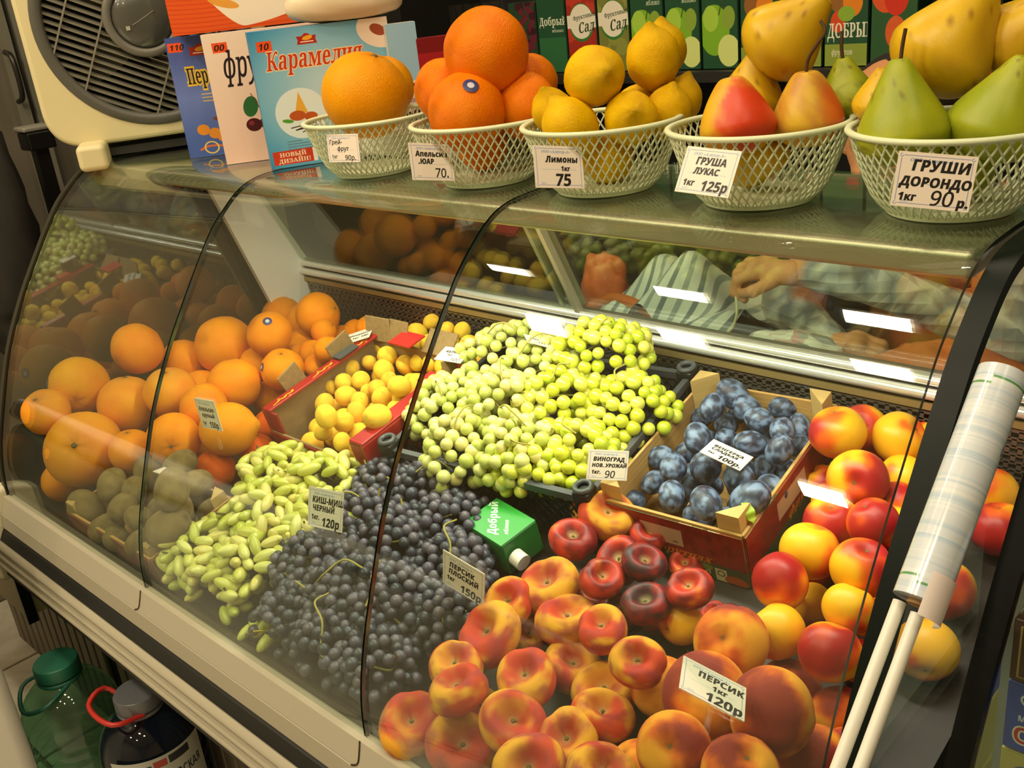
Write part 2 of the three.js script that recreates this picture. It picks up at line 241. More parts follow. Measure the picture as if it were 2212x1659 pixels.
function pearShape(neck, long, k) { // neck width and length of the upper part
  return (th, ph) => { const c = Math.cos(th), up = sm(-0.2, 1, c); const lump = 1 + 0.05 * fbm(k * 5 + Math.sin(th) * Math.cos(ph), c, Math.sin(th) * Math.sin(ph), 2);
    const rho = Math.pow(Math.sin(th), c > 0 ? 1 - 0.3 * sm(0, 0.6, c) : 1) * (1 - up * (1 - neck)) * lump; return [rho * (1 + 0.04 * Math.cos(ph * 3 + k) * up), (c > 0 ? c * long : c * 0.82) - 0.09 * G2(th, 0.16) + 0.12 * G2(Math.PI - th, 0.25)]; };
}
const C = (h) => lin(h);
const paint = {
  orangecase: (k) => (x, y, z) => mixc(C(0xffa008), C(0xf78600), 0.5 + 1.1 * fbm(x * 1.6 + k * 3, y * 1.6, z * 1.6, 3)),
  orange: (k, a = 0xf58a00, b = 0xea6e00) => (x, y, z) => mixc(C(a), C(b), 0.5 + 1.1 * fbm(x * 1.6 + k * 3, y * 1.6, z * 1.6, 3)),
  grapefruit: (k) => (x, y, z, th) => mixc(mixc(C(0xfaa61c), C(0xf28a20), 0.4 + 1.3 * fbm(x * 1.2 + k * 3, y * 1.2, z * 1.2, 3)), C(0xe08a50), 0.3 * G2(th, 0.5)),
  yellowfruit: (k) => (x, y, z) => mixc(C(0xf0a400), C(0xe88c00), 0.4 + 1.2 * fbm(x * 1.4 + k, y * 1.4, z * 1.4, 3)),
  tangerine: (k) => (x, y, z) => mixc(C(0xff9c08), C(0xfa8600), 0.5 + fbm(x * 2 + k, y * 2, z * 2, 3)),
  bloodtangerine: (k) => (x, y, z) => mixc(C(0xee6a06), C(0xe05206), 0.5 + fbm(x * 2 + k, y * 2, z * 2, 3)),
  lemon: (k) => (x, y, z) => mixc(C(0xf2c400), C(0xdfa800), 0.4 + 1.1 * fbm(x * 1.8 + k * 4, y * 1.8, z * 1.8, 3)),
  flat: (k) => (x, y, z, th, ph) => { const n = fbm(x * 1.0 + k * 7, y * 1.0, z * 1.0, 3); let c = mixc(C(0xe9a832), C(0xcf4a2c), sm(-0.2, 0.2, n * 1.3 + 0.2 * x + (k % 3 - 1) * 0.1)); c = mixc(c, C(0x9a3a44), 0.7 * sm(0.02, 0.34, fbm(x * 1.5 - k * 5, y * 1.5, z * 1.5, 3) + 0.1)); c = mixc(c, C(0xb8302a), 0.55 * G2(th, 0.55)); return mixc(c, C(0xb9a26a), 0.8 * G2(th, 0.1)); },
  flatdark: (k) => (x, y, z, th) => { const n = fbm(x * 1.4 + k * 7, y * 1.4, z * 1.4, 4); let c = mixc(C(0xc23a2c), C(0x6e1c22), sm(-0.25, 0.25, n + 0.12 * x)); c = mixc(c, C(0xe0822c), 0.8 * sm(0.12, 0.4, fbm(x * 1.3 - k * 5, y * 1.3 + 4, z * 1.3, 3))); return mixc(c, C(0xc9b070), 0.85 * G2(th, 0.11)); },
  flatplum: (k) => (x, y, z, th) => { const n = fbm(x * 1.6 + k * 7, y * 1.6, z * 1.6, 4); let c = mixc(C(0x8c2226), C(0x42262e), sm(-0.3, 0.2, n + 0.15 * z)); c = mixc(c, C(0xb8342a), 0.7 * sm(0.1, 0.4, fbm(x * 1.5 - k * 5, y * 1.5 + 4, z * 1.5, 3))); return mixc(c, C(0xa9935c), 0.9 * G2(th, 0.12)); },
  nectarine: (k) => (x, y, z, th, ph) => { const n = fbm(x * 0.75 + k * 9, y * 0.75, z * 0.75, 2) + 0.06 * fbm(x * 5, y * 5 + k, z * 5, 2); const t = sm(-0.28, 0.34, n + 0.34 * x + (k % 3 - 1) * 0.13); let c = mixc(C(0xf0b01c), C(0xe2591a), sm(0, 0.55, t)); c = mixc(c, C(0xa81c1e), sm(0.5, 1, t)); return mixc(c, C(0x7a4a20), 0.8 * G2(th, 0.07)); },
  peach: (k) => (x, y, z, th, ph) => { const n = fbm(x * 0.85 + k * 9, y * 0.85, z * 0.85, 3) + 0.1 * fbm(x * 6, y * 6 + k, z * 6, 2); const t = sm(-0.3, 0.3, n + 0.25 * x + (k % 3 - 1) * 0.1); let c = mixc(C(0xeda030), C(0xd96424), sm(0, 0.6, t)); c = mixc(c, C(0x93362f), sm(0.45, 1, t)); return mixc(c, C(0x6b4a22), 0.9 * G2(th, 0.08)); },
  apricot: (k) => (x, y, z) => { let c = mixc(C(0xf8d640), C(0xf2b038), 0.35 + 1.2 * fbm(x * 1.2 + k * 5, y * 1.2, z * 1.2, 3) + (k % 3) * 0.16); return mixc(c, C(0xa06a24), 0.75 * sm(0.3, 0.42, fbm(x * 6 + k * 3, y * 6, z * 6, 2))); },
  plum: (k) => (x, y, z, th) => { const n = fbm(x * 2.0 + k * 5, y * 2.0, z * 2.0, 4); let c = mixc(C(0x2e3246), C(0x7486aa), sm(-0.16, 0.2, n)); c = mixc(c, C(0x3a2434), 0.6 * sm(0.1, 0.35, fbm(x * 1.4 - k, y * 1.4, z * 1.4 + 7, 3))); return mixc(c, C(0x7a6a4c), 0.8 * G2(th, 0.08)); },
  kiwi: (k) => (x, y, z, th) => mixc(mixc(C(0xb29660), C(0x8c7040), 0.5 + 1.3 * fbm(x * 2 + k * 5, y * 2, z * 2, 3)), C(0x5a4526), 0.9 * Math.max(G2(th, 0.14), G2(Math.PI - th, 0.18))),
  pearyellow: (k) => (x, y, z, th) => { let c = mixc(C(0xdcb41e), C(0xc99a1a), 0.4 + 1.2 * fbm(x * 1.4 + k * 4, y * 1.4, z * 1.4, 3)); return mixc(c, C(0x8a5a1c), 0.75 * sm(0.24, 0.36, fbm(x * 5 + k * 3, y * 5, z * 5, 2))); },
  pearred: (k) => (x, y, z, th, ph) => { let c = mixc(C(0xe0b024), C(0xd08c22), 0.4 + 1.2 * fbm(x * 1.3 + k * 4, y * 1.3, z * 1.3, 3)); return mixc(c, C(0xd2401c), sm(0.25, 0.75, x + 0.7 * fbm(x * 2 + k, y * 2, z * 2, 2))); },
  pearblush: (k) => (x, y, z) => { let c = mixc(C(0xd9b02c), C(0xc98c34), 0.4 + 1.3 * fbm(x * 1.3 + k * 4, y * 1.3, z * 1.3, 3)); c = mixc(c, C(0xb8743e), 0.6 * sm(-0.1, 0.3, fbm(x * 1.6, y * 1.6 + k, z * 1.6, 3))); return mixc(c, C(0xcf5220), 0.8 * sm(0.5, 0.9, x)); },
  peargreen: (k) => (x, y, z) => { let c = mixc(C(0xa9ac1c), C(0x8d9a22), 0.5 + 1.3 * fbm(x * 1.6 + k * 4, y * 1.6, z * 1.6, 3)); return mixc(c, C(0x6e5a22), 0.8 * sm(0.22, 0.34, fbm(x * 4.5 + k * 3, y * 4.5, z * 4.5, 2))); },
};
const geo = {
  orangecase: variants(5, (k) => fruitGeo(shapes.orange(k + 50), paint.orangecase(k))),
  orange: variants(5, (k) => fruitGeo(shapes.orange(k), paint.orange(k))), grapefruit: variants(4, (k) => fruitGeo(shapes.orange(k + 9), paint.grapefruit(k))), yellowfruit: variants(2, (k) => fruitGeo(shapes.orange(k + 20), paint.yellowfruit(k))),
  navel: [fruitGeo(shapes.navel(), paint.orange(7, 0xfaa008, 0xee8a04))], tangerine: variants(4, (k) => fruitGeo(shapes.orange(k + 30), paint.tangerine(k))), bloodtangerine: variants(2, (k) => fruitGeo(shapes.orange(k + 40), paint.bloodtangerine(k))),
  lemon: variants(4, (k) => fruitGeo(shapes.lemon(k), paint.lemon(k))), flat: variants(6, (k) => fruitGeo(shapes.flat(k), paint.flat(k), 40, 28)), flatdark: variants(4, (k) => fruitGeo(shapes.flat(k + 8), paint.flatdark(k), 40, 28)), flatplum: variants(3, (k) => fruitGeo(shapes.flat(k + 14), paint.flatplum(k), 40, 28)),
  nectarine: variants(7, (k) => fruitGeo(shapes.peach(k), paint.nectarine(k), 40, 28)), peach: variants(5, (k) => fruitGeo(shapes.peach(k + 9), paint.peach(k), 40, 28)), apricot: variants(7, (k) => fruitGeo(shapes.apricot(k), paint.apricot(k), 30, 22)),
  plum: variants(7, (k) => fruitGeo(shapes.plum(k), paint.plum(k), 40, 28)), kiwi: variants(3, (k) => fruitGeo(shapes.kiwi(k), paint.kiwi(k), 32, 24, [8, 4])),
};
const stemMat = std(0x6b5a30, 0.8), stickerMat = std(0x3a3a6e, 0.4), stickerPale = std(0xc9c6d6, 0.4);
const buttonGeo = new THREE.CylinderGeometry(0.05, 0.075, 0.04, 7);
const stickerGeo = (() => { const g = new THREE.SphereGeometry(1.012, 14, 4, 0, Math.PI * 2, 0, 0.2); g.scale(1, 1, 1); return g; })();
// one fruit: a Group at its centre with body and small parts
const R0 = rng(77);
function fruit(name, label, category, group, kind, mat, p, r, opt = {}) {
  const t = thing(name, label, category, group, p); const vs = geo[kind];
  const b = part(t, 'body', vs[opt.v ?? Math.floor(R0() * vs.length)], mat); b.scale.setScalar(r);
  if (opt.axis) { const a = V(...opt.axis).normalize(); b.quaternion.setFromUnitVectors(V(0, 1, 0), a); b.rotateY(opt.spin ?? R0() * 6.28); }
  else { const tilt = opt.tilt ?? 3.1; b.quaternion.setFromEuler(new THREE.Euler((R0() - 0.5) * tilt, R0() * 6.28, (R0() - 0.5) * tilt)); if (opt.spin != null) b.rotateY(opt.spin); }
  if (opt.button) { const s = part(t, 'stem_button', buttonGeo, stemMat); s.quaternion.copy(b.quaternion); s.scale.setScalar(r); s.position.copy(V(0, opt.button, 0).multiplyScalar(r).applyQuaternion(b.quaternion)); }
  if (opt.sticker) { const s = part(t, 'sticker', stickerGeo, stickerMat, 'small dark blue oval sticker'); s.scale.set(r, r, r); s.quaternion.setFromUnitVectors(V(0, 1, 0), V(...opt.sticker).normalize()); const s2 = part(s, 'sticker_print', new THREE.SphereGeometry(1.018, 10, 3, 0, 6.2832, 0, 0.09), stickerPale); s2.scale.set(1, 1, 1); }
  return t;
}
// ---------------------------------------------------------------- fruit on the deck (positions and radii in metres)
const DATA = {"citrus":[[-1.779,0.871,-0.762,0.0486,"o"],[-1.774,0.843,-0.638,0.0531,"gs"],[-1.745,0.827,-0.56,0.0412,"g"],[-1.658,0.77,-0.574,0.0661,"gp"],[-1.73,0.699,-0.549,0.0372,"o"],[-1.783,0.811,-0.848,0.0461,"o"],[-1.703,0.845,-0.898,0.0569,"o"],[-1.587,0.877,-0.932,0.0428,"s"],[-1.499,0.836,-0.892,0.0393,"s"],[-1.551,0.823,-0.82,0.0483,"o"],[-1.608,0.831,-0.727,0.0458,"g"],[-1.689,0.807,-0.681,0.0536,"g"],[-1.419,0.807,-0.722,0.0468,"n"],[-1.497,0.794,-0.662,0.0448,"o"],[-1.445,0.736,-0.694,0.0357,"t"],[-1.545,0.775,-0.882,0.0334,"o"],[-1.463,0.763,-0.821,0.0285,"t"],[-1.42,0.747,-0.766,0.0309,"t"],[-1.566,0.773,-0.617,0.0386,"o"],[-1.624,0.816,-0.915,0.0328,"o"],[-1.606,0.872,-1.057,0.0446,"o"],[-1.642,0.809,-1.035,0.034,"o"],[-1.522,0.816,-0.739,0.0418,"o"],[-1.552,0.742,-0.729,0.0343,"o"]],"tangerine":[[-1.548,0.857,-1.025,0.0252],[-1.534,0.831,-0.982,0.0249],[-1.447,0.86,-0.96,0.0263],[-1.48,0.815,-0.992,0.0236],[-1.478,0.826,-0.948,0.0233],[-1.486,0.855,-1.085,0.025],[-1.55,0.834,-1.097,0.024],[-1.439,0.842,-1.025,0.0259],[-1.524,0.797,-1.029,0.0235],[-1.599,0.813,-1.101,0.0236],[-1.506,0.822,-1.162,0.0185],[-1.579,0.818,-0.974,0.0245],[-1.511,0.785,-0.983,0.0222]],"apricot":[[-1.369,0.867,-1.143,0.0161],[-1.314,0.864,-1.129,0.0163],[-1.279,0.866,-1.137,0.0169],[-1.367,0.859,-1.105,0.0188],[-1.302,0.858,-1.075,0.0173],[-1.393,0.845,-1.044,0.0187],[-1.366,0.843,-1.064,0.0158],[-1.335,0.851,-1.071,0.0184],[-1.347,0.848,-1.013,0.019],[-1.272,0.858,-1.102,0.0145],[-1.231,0.857,-1.104,0.0187],[-1.194,0.858,-1.111,0.0184],[-1.21,0.855,-1.078,0.0162],[-1.171,0.85,-1.092,0.0147],[-1.313,0.833,-1.026,0.0189],[-1.283,0.843,-1.028,0.015],[-1.253,0.846,-1.035,0.0176],[-1.218,0.846,-1.032,0.0187],[-1.168,0.85,-1.064,0.0145],[-1.171,0.85,-1.036,0.0157],[-1.319,0.838,-0.98,0.0192],[-1.29,0.83,-0.966,0.0156],[-1.287,0.827,-0.937,0.016],[-1.216,0.849,-0.929,0.019],[-1.239,0.827,-0.983,0.0186],[-1.208,0.836,-0.984,0.0144],[-1.259,0.822,-0.922,0.0179],[-1.229,0.821,-0.937,0.0148],[-1.19,0.828,-0.941,0.0159],[-1.402,0.829,-0.97,0.017],[-1.341,0.828,-0.944,0.0178],[-1.371,0.821,-0.93,0.018],[-1.336,0.815,-0.905,0.0184],[-1.356,0.808,-0.873,0.0176],[-1.298,0.813,-0.904,0.016],[-1.262,0.831,-0.811,0.019],[-1.278,0.807,-0.88,0.0178],[-1.156,0.846,-0.832,0.0222],[-1.269,0.805,-0.846,0.0186],[-1.287,0.795,-0.816,0.0155],[-1.23,0.794,-0.81,0.0151],[-1.197,0.794,-0.813,0.0112],[-1.396,0.813,-0.918,0.0126],[-1.193,0.813,-0.899,0.0152],[-1.189,0.807,-0.869,0.0138],[-1.2,0.822,-0.965,0.0117],[-1.314,0.817,-0.936,0.0135],[-1.217,0.816,-0.913,0.0129],[-1.381,0.835,-0.997,0.0141],[-1.268,0.852,-1.076,0.0138]],"flatpeach":[[-0.727,0.761,-0.732,0.0379,0],[-0.748,0.756,-0.682,0.0318,0],[-0.729,0.751,-0.63,0.0391,0],[-0.677,0.747,-0.706,0.0368,0],[-0.613,0.769,-0.694,0.0298,0],[-0.732,0.739,-0.576,0.0325,0],[-0.693,0.747,-0.544,0.0323,0],[-0.65,0.743,-0.605,0.0346,0],[-0.644,0.717,-0.673,0.034,0],[-0.627,0.727,-0.557,0.0359,0],[-0.756,0.683,-0.52,0.0393,0],[-0.682,0.686,-0.529,0.04,0],[-0.59,0.715,-0.664,0.0362,0],[-0.562,0.723,-0.625,0.0329,0],[-0.572,0.717,-0.579,0.0339,0],[-0.58,0.714,-0.529,0.0363,0],[-0.726,0.715,-0.689,0.0258,0],[-0.539,0.779,-0.661,0.0291,0],[-0.502,0.736,-0.55,0.0334,0],[-0.704,0.691,-0.581,0.0247,0],[-0.742,0.787,-0.799,0.0307,1],[-0.729,0.8,-0.853,0.036,0],[-0.773,0.786,-0.87,0.026,0],[-0.675,0.784,-0.869,0.0256,1],[-0.672,0.778,-0.804,0.0316,1],[-0.63,0.794,-0.797,0.0263,2],[-0.663,0.782,-0.757,0.0268,1],[-0.695,0.734,-0.779,0.0246,1],[-0.595,0.777,-0.751,0.0282,2],[-0.651,0.732,-0.772,0.0241,2],[-0.68,0.758,-0.896,0.022,1],[-0.624,0.753,-0.872,0.0225,1],[-0.558,0.793,-0.784,0.0269,1],[-0.553,0.74,-0.821,0.0158,1],[-0.527,0.744,-0.822,0.0178,2],[-0.606,0.735,-0.787,0.0226,2]],"nectarine":[[-0.567,0.748,-0.777,0.0264],[-0.455,0.832,-0.802,0.0308],[-0.452,0.84,-0.86,0.0329],[-0.457,0.844,-0.92,0.032],[-0.39,0.845,-0.853,0.0325],[-0.405,0.866,-0.91,0.0278],[-0.401,0.839,-0.954,0.0267],[-0.377,0.831,-0.799,0.0269],[-0.434,0.804,-0.758,0.0296],[-0.37,0.815,-0.746,0.031],[-0.456,0.763,-0.872,0.0244],[-0.517,0.887,-1.052,0.0349],[-0.514,0.868,-1.113,0.0314],[-0.459,0.875,-1.097,0.033],[-0.453,0.875,-0.973,0.0349],[-0.542,0.805,-1.06,0.025],[-0.502,0.811,-1.014,0.027],[-0.434,0.845,-1.053,0.0298],[-0.453,0.845,-1.167,0.027],[-0.419,0.84,-1.002,0.0265],[-0.393,0.773,-0.913,0.025],[-0.381,0.774,-0.869,0.0226],[-0.463,0.78,-0.831,0.0215],[-0.373,0.753,-0.822,0.0232],[-0.498,0.821,-1.132,0.0257]],"peach":[[-0.451,0.819,-0.7,0.0372],[-0.435,0.81,-0.629,0.0406],[-0.363,0.831,-0.623,0.0396],[-0.414,0.746,-0.748,0.0338],[-0.354,0.753,-0.736,0.0298],[-0.532,0.732,-0.689,0.0334],[-0.337,0.776,-0.651,0.0313],[-0.353,0.817,-0.557,0.033],[-0.422,0.804,-0.559,0.0335],[-0.43,0.724,-0.692,0.0252],[-0.498,0.708,-0.598,0.0298],[-0.326,0.755,-0.696,0.0216]],"plum":[[-0.695,0.882,-1.099,0.0223],[-0.703,0.876,-1.06,0.0187],[-0.661,0.873,-1.082,0.02],[-0.636,0.863,-1.132,0.0184],[-0.615,0.849,-1.155,0.0186],[-0.747,0.835,-1.096,0.0169],[-0.703,0.836,-1.093,0.0186],[-0.632,0.874,-1.061,0.0183],[-0.591,0.873,-1.049,0.0185],[-0.606,0.845,-1.121,0.017],[-0.684,0.861,-0.994,0.0205],[-0.615,0.864,-1.01,0.0195],[-0.574,0.865,-1.011,0.0187],[-0.685,0.831,-1.064,0.0176],[-0.588,0.833,-1.088,0.0166],[-0.738,0.823,-0.983,0.0185],[-0.679,0.847,-0.931,0.0198],[-0.641,0.851,-0.947,0.0227],[-0.607,0.821,-1.034,0.0175],[-0.593,0.85,-0.946,0.0211],[-0.576,0.822,-1.036,0.0161],[-0.664,0.812,-0.953,0.0184],[-0.566,0.828,-0.979,0.0185],[-0.727,0.803,-0.95,0.017],[-0.651,0.837,-0.886,0.0186],[-0.604,0.838,-0.89,0.0217],[-0.56,0.844,-0.918,0.0234],[-0.599,0.799,-0.933,0.0161],[-0.721,0.819,-1.022,0.0168],[-0.703,0.841,-1.124,0.0162],[-0.658,0.804,-0.983,0.0162],[-0.679,0.823,-1.033,0.0179],[-0.567,0.803,-0.949,0.0154]],"kiwi":[[-1.58,0.703,-0.523,0.032],[-1.538,0.741,-0.56,0.0297],[-1.459,0.736,-0.536,0.0245],[-1.498,0.696,-0.517,0.026],[-1.456,0.693,-0.512,0.0238],[-1.372,0.711,-0.518,0.0243],[-1.509,0.749,-0.611,0.0279],[-1.439,0.772,-0.635,0.0277],[-1.313,0.801,-0.559,0.0305],[-1.353,0.749,-0.578,0.0264],[-1.312,0.747,-0.537,0.0337],[-1.38,0.76,-0.626,0.0262],[-1.403,0.735,-0.535,0.0231],[-1.485,0.742,-0.571,0.0242]],"fill_citrus":[[-1.79,0.83,-1.091,0.044],[-1.702,0.83,-1.091,0.044],[-1.746,0.814,-1.016,0.044],[-1.79,0.797,-0.941,0.044],[-1.702,0.772,-0.829,0.044],[-1.614,0.764,-0.791,0.044],[-1.746,0.756,-0.754,0.044],[-1.79,0.731,-0.642,0.044]],"fill_tangerine":[[-1.478,0.82,-1.124,0.027],[-1.424,0.82,-1.124,0.027],[-1.505,0.81,-1.078,0.027],[-1.451,0.81,-1.078,0.027],[-1.573,0.805,-1.055,0.027]],"fill_flatpeach":[],"fill_nectarine":[[-0.421,0.824,-1.113,0.033],[-0.355,0.824,-1.113,0.033],[-0.322,0.811,-1.057,0.033],[-0.371,0.799,-1.001,0.033],[-0.454,0.793,-0.973,0.033],[-0.338,0.787,-0.945,0.033],[-0.487,0.78,-0.917,0.033],[-0.322,0.768,-0.86,0.033]],"fill_peach":[[-0.386,0.725,-0.648,0.037],[-0.423,0.712,-0.585,0.037],[-0.349,0.712,-0.585,0.037]],"fill_apricot":[[-1.37,0.805,-1.012,0.021],[-1.286,0.805,-1.012,0.021],[-1.223,0.805,-1.012,0.021],[-1.181,0.805,-1.012,0.021],[-1.328,0.801,-0.994,0.021],[-1.265,0.797,-0.977,0.021],[-1.16,0.797,-0.977,0.021],[-1.349,0.793,-0.959,0.021],[-1.307,0.793,-0.959,0.021],[-1.223,0.793,-0.959,0.021],[-1.181,0.789,-0.941,0.021],[-1.286,0.785,-0.923,0.021],[-1.244,0.785,-0.923,0.021],[-1.37,0.781,-0.905,0.021],[-1.16,0.781,-0.905,0.021],[-1.328,0.777,-0.887,0.021],[-1.223,0.777,-0.887,0.021],[-1.265,0.773,-0.869,0.021],[-1.181,0.773,-0.869,0.021],[-1.349,0.769,-0.852,0.021],[-1.307,0.769,-0.852,0.021],[-1.244,0.765,-0.834,0.021],[-1.202,0.765,-0.834,0.021],[-1.16,0.765,-0.834,0.021],[-1.328,0.761,-0.816,0.021]],"fill_plum":[[-0.665,0.825,-1.123,0.02],[-0.575,0.825,-1.123,0.02],[-0.645,0.817,-1.089,0.02],[-0.725,0.814,-1.072,0.02],[-0.645,0.806,-1.038,0.02],[-0.695,0.799,-1.004,0.02],[-0.625,0.799,-1.004,0.02],[-0.585,0.799,-1.004,0.02],[-0.605,0.791,-0.97,0.02],[-0.695,0.787,-0.953,0.02],[-0.645,0.784,-0.936,0.02],[-0.745,0.78,-0.919,0.02]],"fill_kiwi":[[-1.47,0.721,-0.632,0.025],[-1.42,0.721,-0.632,0.025],[-1.345,0.721,-0.632,0.025],[-1.57,0.712,-0.59,0.025],[-1.445,0.712,-0.59,0.025],[-1.395,0.712,-0.59,0.025]]};
const TAGS = {"B1":{"c":[-1.0848,1.2626,-0.8],"r":[0.985,0.012,-0.171],"u":[-0.028,0.995,-0.091],"w":0.0554,"h":0.0358},"B2":{"c":[-0.8984,1.2556,-0.785],"r":[0.244,-0.205,-0.948],"u":[-0.311,0.909,-0.277],"w":0.0555,"h":0.0442},"B3":{"c":[-0.7,1.2589,-0.785],"r":[0.426,-0.184,-0.886],"u":[-0.271,0.908,-0.319],"w":0.0554,"h":0.0444},"B4":{"c":[-0.521,1.2619,-0.79],"r":[0.995,-0.07,-0.076],"u":[0.02,0.851,-0.525],"w":0.0558,"h":0.0445},"B5":{"c":[-0.3168,1.2624,-0.8],"r":[0.916,-0.124,-0.381],"u":[0.039,0.974,-0.223],"w":0.059,"h":0.0432},"D1":{"c":[-1.3394,0.8786,-0.6551],"r":[0.994,0.104,-0.034],"u":[-0.103,0.994,0.017],"w":0.0568,"h":0.0497},"D2":{"c":[-1.3993,0.7805,-0.6052],"r":[0.779,-0.362,-0.512],"u":[-0.619,-0.315,-0.719],"w":0.0528,"h":0.0419},"D3":{"c":[-1.4091,0.8785,-1.0041],"r":[0.778,0.254,-0.574],"u":[-0.614,0.113,-0.781],"w":0.0513,"h":0.0409},"D4":{"c":[-1.1284,0.9032,-0.9766],"r":[0.978,-0.021,-0.208],"u":[-0.197,0.241,-0.95],"w":0.0503,"h":0.036},"D5":{"c":[-0.9775,0.9344,-1.0254],"r":[0.578,-0.395,-0.714],"u":[-0.784,-0.023,-0.621],"w":0.0528,"h":0.0416},"D6":{"c":[-0.7293,0.8677,-0.8618],"r":[0.478,-0.283,-0.832],"u":[-0.103,0.922,-0.373],"w":0.0554,"h":0.0378},"D7":{"c":[-1.0498,0.808,-0.6461],"r":[0.96,-0.035,-0.276],"u":[-0.05,0.955,-0.294],"w":0.0583,"h":0.0553},"D8":{"c":[-0.7906,0.7912,-0.6537],"r":[0.979,-0.194,-0.056],"u":[0.194,0.981,0.002],"w":0.0663,"h":0.0511},"D9":{"c":[-0.3806,0.8888,-0.5621],"r":[0.749,-0.503,-0.431],"u":[-0.483,0.03,-0.875],"w":0.0589,"h":0.0396},"D10":{"c":[-0.6064,0.8801,-0.9415],"r":[0.951,-0.276,-0.139],"u":[-0.158,-0.046,-0.986],"w":0.0542,"h":0.0418}};
{
  const G = 'citrus pile at the tinted end of the case';
  for (const [x, y, z, r, k] of DATA.citrus) {
    if (k === 'gs') fruit('grapefruit', 'yellow grapefruit with a dark sticker beside the tinted end wall', 'grapefruit', G, 'yellowfruit', peel, [x, y, z], r, { axis: [0.9, -0.25, 0.6], button: -0.93, sticker: [-0.35, 0.35, 0.95] });
    else if (k === 'gp') fruit('grapefruit', 'large pink orange grapefruit showing its pale stem button', 'grapefruit', G, 'grapefruit', peel, [x, y, z], r, { axis: [0.75, 0.55, 0.5], button: 0.95 });
    else if (k === 'g') fruit('grapefruit', 'plain grapefruit in the citrus pile near the kiwi crate', 'grapefruit', G, 'grapefruit', peel, [x, y, z], r, { axis: [R0() - 0.5, 1, R0() - 0.3], button: 0.93 });
    else if (k === 's') fruit('orange', 'orange with a small dark blue sticker in the citrus pile', 'orange', G, 'orangecase', peel, [x, y, z], r, { button: 0.91, sticker: x < -1.55 ? [0.55, 0.75, 0.3] : [-0.25, 0.4, 0.9] });
    else if (k === 'n') fruit('orange', 'orange with a pointed navel tip beside the price card', 'orange', G, 'navel', peel, [x, y, z], r, { axis: [0.75, 0.1, -0.55] });
    else if (k === 't') fruit('orange', 'deep red orange fruit squeezed against the red carton', 'orange', G, 'bloodtangerine', peel, [x, y, z], r, { button: 0.92 });
    else fruit('orange', 'plain bright orange in the citrus pile', 'orange', G, 'orangecase', peel, [x, y, z], r, { button: 0.91 });
  }
  for (const [x, y, z, r] of DATA.fill_citrus) fruit('orange', 'plain bright orange in the citrus pile', 'orange', G, 'orangecase', peel, [x, y, z], r, { button: 0.91 });
  for (const [x, y, z, r] of [...DATA.tangerine, ...DATA.fill_tangerine]) fruit('tangerine', 'small tangerine heaped between the oranges and the apricot carton', 'tangerine', 'tangerines by the perforated panel', 'tangerine', peel, [x, y, z], r, { button: 0.91 });
  for (const [x, y, z, r] of [...DATA.apricot, ...DATA.fill_apricot]) fruit('apricot', 'yellow freckled apricot in the open red carton', 'apricot', 'apricots in the red carton', 'apricot', velvet, [x, y, z], r);
  DATA.flatpeach.forEach(([x, y, z, r, k], i) => {
    const toCam = V(-x, 1.45 - y, -z).normalize(); const up = V(0, 1, 0.1);
    const ax = toCam.multiplyScalar(0.35 + R0() * 0.5).add(up).add(V(R0() - 0.5, 0, R0() - 0.5).multiplyScalar(0.9));
    const lab = ['flat peach with yellow and red skin heaped behind the front glass', 'glossy dark red flat nectarine beside the plum crate', 'dark purple flat nectarine among the red ones'][k];
    fruit(['flat_peach', 'flat_nectarine', 'flat_nectarine'][k], lab, k ? 'nectarine' : 'peach', ['flat peaches', 'dark flat nectarines', 'purple flat nectarines'][k], ['flat', 'flatdark', 'flatplum'][k], k ? waxy : velvet, [x, y, z], r, { axis: ax.toArray(), button: 0.2 });
  });
  for (const [x, y, z, r] of DATA.fill_flatpeach) fruit('flat_peach', 'flat peach with yellow and red skin heaped behind the front glass', 'peach', 'flat peaches', 'flat', velvet, [x, y, z], r, { axis: [0, 1, 0.2], button: 0.2 });
  for (const [x, y, z, r] of [...DATA.nectarine, ...DATA.fill_nectarine]) fruit('nectarine', 'shiny yellow and red nectarine piled along the end glass', 'nectarine', 'nectarines along the end glass', 'nectarine', waxy, [x, y, z], r, { tilt: 2.4, button: 0.73 });
  for (const [x, y, z, r] of [...DATA.peach, ...DATA.fill_peach]) fruit('peach', 'downy round peach with dull red blush near the front rail', 'peach', 'round downy peaches', 'peach', velvet, [x, y, z], r, { tilt: 2.4, button: 0.73 });
  for (const [x, y, z, r] of [...DATA.plum, ...DATA.fill_plum]) fruit('plum', 'dusty blue oval plum in the wooden crate', 'plum', 'plums in the wooden crate', 'plum', bloomMat, [x, y, z], r, { axis: [R0() - 0.5, (R0() - 0.5) * 0.7, R0() - 0.5], button: 1.09 });
  for (const [x, y, z, r] of [...DATA.kiwi, ...DATA.fill_kiwi]) fruit('kiwi', 'fuzzy brown kiwi in the low wooden crate', 'kiwi', 'kiwis in the low crate', 'kiwi', hairy, [x, y, z], r, { axis: [R0() - 0.5, (R0() - 0.5) * 0.8, R0() - 0.5] });
  fruit('plum', 'single blue plum lying among the peaches', 'plum', undefined, 'plum', bloomMat, onDeck(-0.4635, -0.742, 0.04).toArray(), 0.0155, { axis: [1, 0.2, 0.3] });
}
